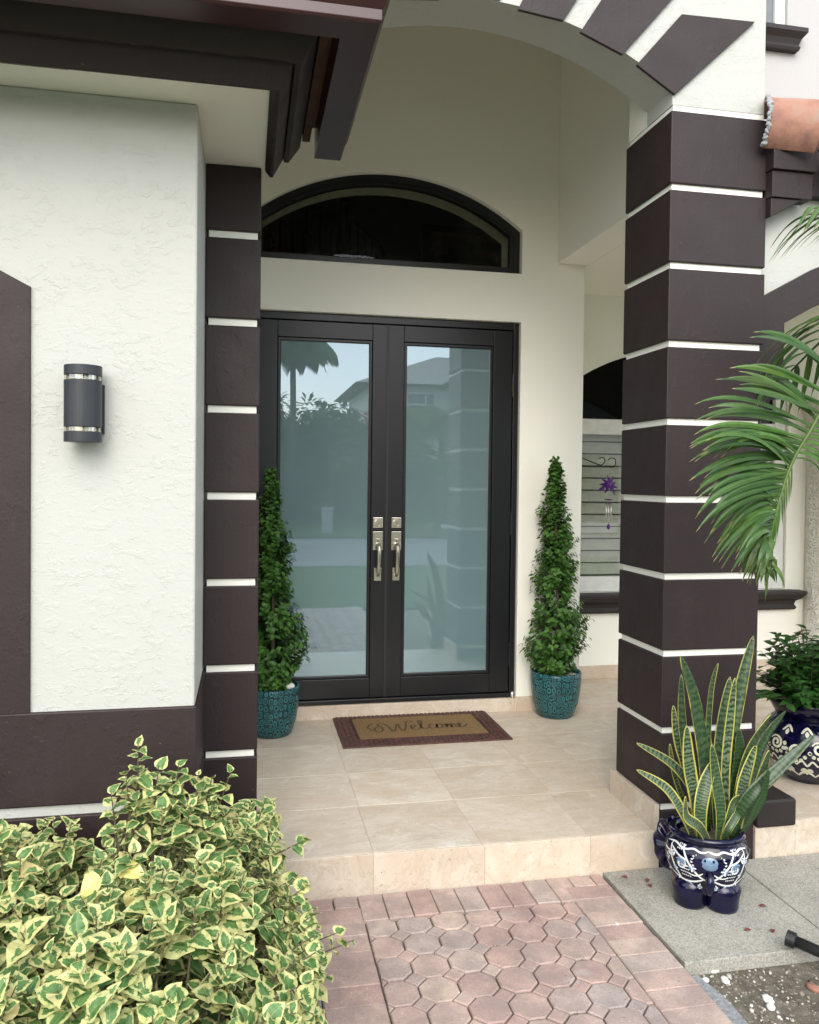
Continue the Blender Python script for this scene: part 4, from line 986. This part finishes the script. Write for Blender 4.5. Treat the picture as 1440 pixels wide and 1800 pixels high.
# ------------------------------------------------------------------ round blue pot with dark green shrub
random.seed(9)
c = Vector((2.955, .47, 0))
RP = thing('potted_shrub', 'dark green leafy shrub in a round blue and white pot on the side porch', 'potted plant', c)
b = MB(); b.lathe([(0, 0), (.10, 0), (.105, .01), (.16, .05), (.215, .12), (.240, .20), (.228, .27), (.185, .325), (.155, .345)], (0, 0, 0), 64); p_ = b.build('pot', M_cobalt, RP, smooth=True)
rf2 = radius_fn([(.105, .01), (.16, .05), (.215, .12), (.240, .20), (.228, .27), (.185, .325), (.155, .345)]); wm = MB(); K2 = dict(RR=.24)
for k in range(14):
    a0 = -.754+k*.1077; z0 = .20 if k % 2 else .225; sg = 1 if k % 2 else -1
    stroke(wm, rf2, spiral(a0, z0, .036, 1.7, .4, sg, 18), 0.0063, **K2)
    for m_ in range(6):
        a_ = 2.9+m_*.55; stroke(wm, rf2, [(a0+sg*.040*math.cos(a_), z0+.040*math.sin(a_)), (a0+sg*.058*math.cos(a_+.2), z0+.058*math.sin(a_+.2))], 0.0112, bulge=True, **K2)
    for m_ in range(5):
        a_ = -2.6+m_*.5; stroke(wm, rf2, [(a0+.054+.006*math.cos(a_), .115+.006*math.sin(a_)), (a0+.054+.042*math.cos(a_), .115+.042*math.sin(a_))], 0.0112, bulge=True, **K2)
    stroke(wm, rf2, [(a0, .13), (a0+.027, .155), (a0+.054, .13), (a0+.08, .155), (a0+.1077, .13)], 0.0053, **K2)
    stroke(wm, rf2, [(a0, .062), (a0+.03, .085), (a0+.07, .085), (a0+.1077, .062)], 0.0067, **K2)
    stroke(wm, rf2, [(a0+.02, .29), (a0+.05, .315), (a0+.08, .29)], 0.0060, **K2); stroke(wm, rf2, [(a0+.05, .275), (a0+.05, .302)], 0.0105, bulge=True, **K2)
wm.build('painted_scrolls', M_pc, p_, kind='stuff')
b = MB(); b.lathe([(.150, .335), (.165, .345), (.195, .40), (.205, .425), (.195, .435), (.175, .42), (.14, .36), (0, .36)], (0, 0, 0), 48); b.build('rim', M_cobalt, p_, smooth=True)
L = MB(); b = MB(); LS2 = [(0, .0), (.2, .7), (.45, 1.0), (.75, .7), (1, 0)]
for i in range(170):
    a = random.uniform(0, 6.28); el = random.uniform(.15, 1.4); r = random.uniform(.22, .38)
    p1 = Vector((r*math.cos(a)*math.cos(el)*1.05, r*math.sin(a)*math.cos(el), .40+r*math.sin(el)*1.05)); p0 = Vector((0, 0, .36))
    q = p0.lerp(p1, .5)+Vector((0, 0, .03)); b.tube([p0, q, p1], [.004, .003, .0015], 4, False)
    for k in range(13):
        t = .35+.65*k/12; s0 = (p0.lerp(q, t*2) if t < .5 else q.lerp(p1, t*2-1)); az = random.uniform(0, 6.28)
        dd = ((p1-p0).normalized()*.5+Vector((math.cos(az), math.sin(az), random.uniform(-.3, .5)))).normalized()
        L.leaf(s0, dd, Vector((0, 0, 1))+Vector((math.cos(a), math.sin(a), 0))*.4, random.uniform(.048, .072), random.uniform(.015, .022), LS2, .2, .35, min(1, max(0, random.gauss(.45, .25))))
for hh in ((-.02, .05, .80), (.06, -.05, .84)):
    p1 = Vector(hh); p0 = Vector((0, 0, .5)); b.tube([p0, p1], [.004, .002], 4, False)
    for k in range(12):
        az = k*2.4; s0 = p0.lerp(p1, .3+.7*k/11); L.leaf(s0, Vector((math.cos(az), math.sin(az), .4)), Vector((0, 0, 1)), .05, .015, LS2, .2, .3, .3)
b.build('stem', M_stem, RP); L.build('foliage', M_shrub, RP)

# ------------------------------------------------------------------ variegated shrub by the left wall
random.seed(2)
c = Vector((-.45, -.95, -.215))
VS = thing('variegated_shrub', 'low spreading bougainvillea bush with yellow edged green leaves by the left wall', 'shrub', c)
L = MB(); b = MB()
LV = [(0, .25), (.06, .72), (.2, .98), (.38, 1.0), (.58, .82), (.76, .50), (.90, .18), (1, 0)]
def top(x, y):       # height of the bush above ground
    ex = (x+.78)/.98 if x > -.78 else (x+.78)/1.2
    ey = (y+.98)/.60 if y < -.98 else (y+.98)/.44
    q = 1-abs(ex)**3.2-abs(ey)**3.2
    if q <= 0: return 0
    return .655*q**.42*(1+.10*math.sin(x*9+1)*math.cos(y*8)+.06*math.sin(x*21+y*17))
def spray(p, d, n, sz):
    d = d.normalized(); b.tube([p-d*.16, p-d*.05, p+d*.07], [.004, .003, .0012], 5, False)
    for k in range(n):
        az = k*2.4+random.uniform(-.4, .4); t = k/max(1, n-1)
        side = d.orthogonal().normalized(); side = (Matrix.Rotation(az, 3, d) @ side)
        ld = side*(1.0-.45*t)+d*(.15+.5*t)+Vector((0, -.12, -.05)); q = p+d*(.13*t-.07)
        nr = (Vector((0, -.25, 1))+d*.8+Vector((random.uniform(-.35, .35), random.uniform(-.35, .35), 0)))
        s = sz*.80*random.choice((.62, .8, .95, 1, 1.08, 1.25))*random.uniform(.9, 1.1)*(1-.35*t*t)
        L.leaf(q, ld, nr, s, s*.46, LV, random.uniform(-.05, .5), random.uniform(.0, .8), min(1, max(0, random.gauss(.5, .2)+(.22 if random.random() < .1 else 0))), .12)
cnt = 0
while cnt < 800:
    x, y = random.uniform(-1.95, .2), random.uniform(-1.6, -.54); h = top(x, y)
    if h < .12: continue
    gap = math.sin(x*13.1+.5)*math.sin(y*12.3+1.2)
    if gap > .58: continue
    dep = random.choice((0, 0, .05, .12, .2)); z = c.z+h*random.uniform(.93, 1.03)-dep
    e = .05; gx = top(x+e, y)-top(x-e, y); gy = top(x, y+e)-top(x, y-e)
    d = Vector((-gx*3, -gy*3, 1.0))+Vector((random.uniform(-.5, .5), random.uniform(-.5, .3), 0))
    spray(Vector((x, y, z))-c, d, random.choice((7, 8, 9)), random.uniform(.068, .088)); cnt += 1
for i in range(340):    # the sides of the bush
    a = random.uniform(-2.9, .75); x = -.75+(.90)*math.copysign(abs(math.cos(a))**.6, math.cos(a)); y = -1.02+.50*math.copysign(abs(math.sin(a))**.6, math.sin(a)); z = c.z+random.uniform(.08, .48)
    spray(Vector((x, y, z))-c, Vector((math.cos(a), math.sin(a)*.9, .55)), 7, .078)
for u, v, Y, dx, n in ((262, 1420, -.72, 0, 9), (300, 1430, -.72, .1, 9), (330, 1450, -.74, .1, 9), (240, 1440, -.76, -.1, 9), (285, 1455, -.78, 0, 9), (345, 1395, -.68, .1, 9), (250, 1400, -.7, 0, 9), (300, 1405, -.68, .1, 9), (200, 1430, -.78, -.1, 9), (370, 1440, -.7, .1, 9), (243, 1345, -.72, 0, 9), (275, 1385, -.74, .1, 9), (225, 1395, -.76, -.1, 8), (395, 1388, -.64, .3, 7), (365, 1400, -.66, .2, 8), (505, 1492, -.66, .8, 7), (470, 1500, -.68, .5, 8), (455, 1440, -.60, .3, 8),
                       (556, 1655, -.86, 1, 6), (585, 1668, -.87, 1, 5), (520, 1645, -.86, .8, 7), (490, 1560, -.72, .6, 7), (500, 1700, -.98, .5, 8), (540, 1740, -1.0, .6, 7), (310, 1380, -.68, .1, 9), (340, 1420, -.70, .2, 9), (430, 1470, -.7, .3, 9),(470,1640,-.8,.5,8),(440,1580,-.75,.4,8),(480,1760,-1.05,.5,8)):
    p = at(u, v, Y)-c; b.tube([p-Vector((dx*.3+.05, .02, .25)), p-Vector((dx*.08, 0, .06))], [.005, .002], 5, False); spray(p, Vector((dx, -.05, .9 if dx < .6 else .35)), n, .070)
for i in range(210):    # the part reaching the pillar and the wall behind
    x, y = random.uniform(-.13, .10), random.uniform(-.55, -.10)
    if i > 100: x, y = random.uniform(-.75, -.05), random.uniform(-.68, -.56)
    spray(Vector((x, y, random.uniform(.10, .30) if i <= 100 else random.uniform(.14, .42)))-c, Vector((random.uniform(-.4, .6), -.5, 1)), 8, .074)
for i in range(30):     # bare stems inside
    x, y = random.uniform(-1.7, .0), random.uniform(-1.4, -.65); h = max(.1, top(x, y)*.9); x0, y0 = x*.6-.3, y*.6-.4
    b.tube([Vector((x0, y0, c.z-.01))-c, Vector(((x+x0)/2+.03, (y+y0)/2, c.z+h*.5))-c, Vector((x, y, c.z+h))-c], [.008, .006, .003], 5, False)
b.build('stem', M_stem, VS, smooth=True); L.build('foliage', M_var, VS)
# three bleached yellow leaves in the middle of it
L = MB(); N_ = NT('bleached_leaf'); N_.set(Roughness=.5); N_.col(N_.ramp(N_.noise(N_.obj(), 25, 3), [(.3, (.58, .52, .15)), (.7, (.68, .64, .26))])); 
for u, v, du, dv in ((175, 1545, -.5, -.4), (235, 1565, .1, -.9), (215, 1535, .6, .3), (190, 1575, -.3, -1), (250, 1590, .5, -.6), (225, 1610, 0, -1)):
    p = at(u, v, -1.05)-c; L.leaf(p+Vector((0, .01, .0)), Vector((du, -.35, dv*.6)), Vector((.1, -.5, 1)), .066, .030, LV, .3, .5, .5, .15)
L.build('bleached_leaf', N_.m, VS, label='large bleached yellow leaves in the middle of the bush')

# ------------------------------------------------------------------ pipe, stones, fallen leaves
a0 = at(1388, 1650, -.70); 
PP = thing('black_pipe', 'black plastic pipe with a flared end lying over the soil by the slab corner', 'pipe', (a0.x, a0.y, -.215))
dv = (Vector((2.42, -1.18, -.20))-a0); 
b = MB(); pts = [a0-Vector((a0.x, a0.y, -.215))+dv*t for t in (0, .3, .6, 1)]; b.tube(pts, .020, 16); b.build('tube', M_black, PP, smooth=True)
dn = dv.normalized(); b = MB(); b.tube([pts[0]-dn*.012, pts[0]-dn*.010, pts[0]+dn*.02, pts[0]+dn*.024], [.022, .0285, .0285, .020], 18); b.build('collar', M_black, PP)
b = MB(); b.tube([pts[0]-dn*.0135, pts[0]-dn*.011], [.010, .015], 14); b.build('end_cap', M_silver, PP)
random.seed(4)
for i, (u, v, s, lab) in enumerate(((1253, 1703, .022, 'largest pale stone just below the slab corner'), (1240, 1722, .014, 'small white stone nearest the brick border'), (1275, 1722, .016, 'white stone right of the largest pale stone'), (1350, 1755, .019, 'round white stone on the moss between path and pipe'), (1355, 1768, .016, 'flat white stone just under the round white one'), (1430, 1735, .020, 'reddish stone at the right edge below the pipe'))):
    r = _fw+RT*((u-CX)/F)-UP*((v-CY)/F); p = CAM+r*((-.205-CAM.z)/r.z)
    b = MB(); b.sphere((0, 0, 0), s, 10, 7, (1.3, .9, .6), .12); o = b.build('stone', M_terra if i == 5 else M_whitestone, smooth=True, label=lab, cat='stone', group='loose stones in the soil'); o.location = (p.x, p.y, -.208); o.rotation_euler = (0, 0, random.uniform(0, 3))
b = MB()
for i in range(2200):
    x, y = random.uniform(1.60, 3.0), random.uniform(-1.9, -.705); s = random.uniform(.002, .006)*random.choice((1, 1, 1, 1, 1, 1.4, 2.2))
    b.sphere((x, y, -.213), s, 6, 4, (1, 1, .7), .25, random.random())
N_ = NT('gravel'); N_.col(N_.ramp(N_.attr(), [(0, (.10, .08, .06)), (.4, (.30, .26, .21)), (.8, (.45, .42, .38)), (1, (.65, .63, .6))])); N_.set(Roughness=.9)
b.build('gravel', N_.m, kind='stuff', label='fine gravel and shell bits scattered over the soil', smooth=True)
b = MB()
LF = [(0, 0), (.3, .8), (.6, 1), (1, 0)]
for u, v in ((1348, 1594), (1322, 1635), (1360, 1640), (1140, 1545), (1105, 1543), (1145, 1560)):
    r = _fw+RT*((u-CX)/F)-UP*((v-CY)/F); p = CAM+r*((GZ+.004-CAM.z)/r.z); a = random.uniform(0, 6)
    b.leaf(p, Vector((math.cos(a), math.sin(a), .1)), Vector((0, 0, 1)), .032, .010, LF, .5, .2)
b.build('leaf_litter', M_red, kind='stuff', label='dry red petals lying on the concrete slab')

# ------------------------------------------------------------------ wind chime and bracket
BR = thing('plant_bracket', 'thin black scroll bracket on the wall by the shuttered window', 'bracket', (2.27, 2.3, 1.72))
L0 = Vector((2.27, 2.3, 1.72))
b = MB(); Q = lambda u, v: at(u, v, 2.3)-L0
e = Q(1080, 821)
b.tube([Vector((0, 0, e.z)), e], .004, 6)
b.tube(smoothpts([Vector((0, 0, .09)), Q(1017, 802), Q(1048, 815), Q(1058, 817), Q(1064, 810), Q(1060, 804), Q(1054, 806)], 4), .004, 6)
b.tube(smoothpts([Q(1073, 822), Q(1081, 818), Q(1082, 808), Q(1075, 805), Q(1069, 809)], 4), .004, 6)
b.tube(smoothpts([Q(1020, 818), Q(1023, 824), Q(1020, 829), Q(1018, 826)], 4), .003, 6)
b.box(-.004, .004, -.012, .012, -.06, .12); b.build('scroll', M_iron, BR)
WC = thing('wind_chime', 'purple flower wind chime with silver tubes hanging by the window', 'wind chime', (2.645, 2.3, 1.21)); L0 = Vector((2.645, 2.3, 1.21))
b = MB(); b.tube([at(1071, 822, 2.3)-L0, at(1071, 850, 2.3)-L0], .001, 4); b.tube([at(1070, 860, 2.3)-L0, at(1070, 925, 2.3)-L0], .001, 4); b.build('string', M_silver, WC)
b = MB(); ctr = at(1070, 852, 2.3)-L0
for k in range(9):
    a = k*2*math.pi/9+.3; b.leaf(ctr, Vector((math.cos(a), .3*math.sin(a*2), math.sin(a)*.8)), Vector((0, -1, .2)), .075+.02*(k % 2), .014, [(0, .2), (.4, 1), (.8, .4), (1, 0)], .3, .1)
b.sphere(ctr, .028, 12, 8, (1, 1, 1.1)); b.build('flower', M_purple, WC)
b = MB(); q = at(1070, 880, 2.3)-L0; b.lathe([(0, 0), (.035, .004), (.03, .010), (0, .014)], q, 16, 1, .6); b.build('disc', M_purple, WC)
for du in (-4, 0, 4.5):
    b = MB(); p0, p1 = at(1070+du, 884, 2.3)-L0, at(1070+du, 920-abs(du), 2.3)-L0; b.tube([p0, p1], .0045, 8); b.build('chime_tube', M_silver, WC, smooth=True)
b = MB(); q = at(1070, 926, 2.3)-L0; b.sphere(q, .018, 8, 6, (.8, .5, 1.2)); b.build('sail', M_purple, WC)

# ------------------------------------------------------------------ across the street (seen only as reflections in the doors)
random.seed(21)
N_ = NT('far_roof'); N_.col(N_.ramp(N_.noise(N_.obj(), 4, 5), [(.3, (.10, .085, .075)), (.7, (.19, .16, .14))])); M_froof = N_.m
NHL = (13.6, -33, 0)
NH = thing('neighbour_house', 'white house with a grey hip roof across the street, mirrored in the right door glass', 'house', NHL)
b = MB(); b.box(-8, 8, -5, 3, -.3, 6.02); b.build('wall', M_stucco_dim, NH)
b = MB(); v = [b.vert(p) for p in ((-8.8, 3.9, 6.0), (8.8, 3.9, 6.0), (8.8, -5.8, 6.0), (-8.8, -5.8, 6.0), (-4, -.9, 8.0), (4, -.9, 8.0))]
for f in ((0, 1, 5, 4), (1, 2, 5), (2, 3, 4, 5), (3, 0, 4), (3, 2, 1, 0)): b.face([v[i] for i in f])
b.build('roof', M_froof, NH, fix=True)
for wx in (-5.6, -2.3, 2, 6):
    b = MB(); b.box(wx-.7, wx+.7, 3.001, 3.05, 4.6, 5.7); o = b.build('window', plain('far_window', (.05, .07, .08), .2), NH)
    b = MB()
    for t in (-.67, -.25, .22, .67): b.box(wx+t-.03, wx+t+.03, 3.051, 3.09, 4.6, 5.7)
    for z in (4.6, 5.1, 5.64): b.box(wx-.7, wx+.7, 3.091, 3.11, z, z+.06)
    b.build('muntins', M_wframe, o)
HEDGE = MB()
for i in range(5200):
    x = random.uniform(-30, 22); z = random.uniform(-.1, 2.5)+.2*math.sin(x*1.3); y = -27.2+random.uniform(-.35, .35)
    HEDGE.leaf(Vector((x, y, z)), Vector((random.uniform(-1, 1), random.uniform(-.2, 1), random.uniform(-1, 1))), Vector((0, 1, .6)), .42, .14, LS, .2, .3, random.random())
o = HEDGE.build('hedge_foliage', M_tree); HD = thing('hedge', 'long dark green hedge across the street, mirrored in the door glass', 'hedge', (0, 0, 0)); o.parent = HD; o.name = 'foliage'
b = MB(); b.box(-30, 22, -27.6, -27.4, -.2, 2.3); b.build('branches', plain('hedge_dark', (.015, .02, .01), .9), HD)
def tree(loc, h, r, lab, n, seed, bloom=0):
    random.seed(seed); T = thing('tree', lab, 'tree', loc)
    b = MB(); b.tube([(0, 0, 0), (.1, 0, h*.3), (0, .1, h*.6), (.1, 0, h*.85)], [.22, .17, .1, .04], 8)
    for k in range(6):
        a = k*1.05; b.tube([(.05, 0, h*(.3+.07*k)), (r*.6*math.cos(a), r*.6*math.sin(a), h*(.5+.07*k))], [.08, .03], 5)
    b.build('trunk', M_stem, T, smooth=True)
    L = MB(); cl = [(random.gauss(0, r*.42), random.gauss(0, r*.42), h*random.uniform(.38, .95), random.uniform(.45, .9)*r*.5) for _ in range(26)]
    for i in range(n):
        cx, cy, cz, cr_ = random.choice(cl); v = Vector((random.gauss(0, 1), random.gauss(0, 1), random.gauss(0, 1))).normalized()*cr_*random.uniform(.6, 1.05)
        L.leaf(Vector((cx, cy, cz))+v, v+Vector((0, 0, -.3)), Vector((0, 0, 1))+v, .32, .10, LS, .2, .3, random.random())
    L.build('crown', M_tree, T)
    if bloom:
        B_ = MB()
        for i in range(260):
            cx, cy, cz, cr_ = random.choice(cl[:8]); v = Vector((random.gauss(0, 1), abs(random.gauss(0, 1)), random.gauss(0, 1))).normalized()*cr_*1.05
            B_.leaf(Vector((cx, cy, cz))+v, v, Vector((0, 1, .4)), .22, .09, LS, .2, .3, random.random())
        B_.build('blossom', M_bloom, T)
tree((3.2, -25, -.2), 4.7, 1.6, 'bushy tree in front of the hedge, mirrored in the left door glass above the road', 3400, 31)
tree((5.0, -26, -.2), 4.4, 1.3, 'pink flowering tree mirrored beside the house roof in the left door glass', 2600, 32, 1)
tree((1.5, -24, -.2), 4.9, 1.7, 'tall tree farther left, mirrored at the left edge of the left door', 3200, 33)
# tall palm across the street
def far_palm(loc, h, lab, seed, nf=17, fl=2.5):
    random.seed(seed); T = thing('palm', lab, 'palm', loc)
    b = MB(); b.tube([(0, 0, 0), (.15, 0, h*.5), (.1, 0, h)], [.13, .10, .09], 10); b.build('trunk', M_stem, T, smooth=True)
    L = MB()
    for k in range(nf):
        a = k*2.4; up_ = random.uniform(.1, 1.0); d = Vector((math.cos(a), math.sin(a), 0)); P = [Vector((.1, 0, h))+d*fl*t+Vector((0, 0, fl*(up_*t-(.55+.5*up_)*t*t))) for t in (0, .25, .5, .75, 1)]
        P = smoothpts(P, 4)
        for i in range(1, len(P)-1):
            tg = (P[i+1]-P[i-1]).normalized(); sd_ = tg.cross(Vector((0, 0, 1))).normalized()
            for sg in (-1, 1):
                for e in (0, .5):
                    p = P[i].lerp(P[i+1], e); L.leaf(p, sd_*sg+tg*.7+Vector((0, 0, -.25)), Vector((0, 0, 1)), .62*math.sin(math.pi*(.15+.75*i/len(P)))+.1, .035, LS, .2, .5, random.random())
        Lr = [.03]*len(P); L.tube(P, Lr, 4, False)
    L.build('fronds', M_tree, T)
far_palm((1.35, -19.5, -.17), 6.3, 'tall palm across the road, mirrored at the top left of the left door', 41, 20, 1.4)
far_palm((6.6, -20.5, -.17), 3.9, 'short palm in front of the neighbour house, mirrored in the right door', 42, 15, 2.2)
b = MB(); b.box(-.16, .16, -.16, .16, 0, .75); b.box(-.19, .19, -.19, .19, .75, .83); o = b.build('utility_box', M_walk, label='small pale utility box on the far lawn, mirrored in the left door', cat='utility box', bevel=.01); o.location = (2.6, -19.2, -.17)
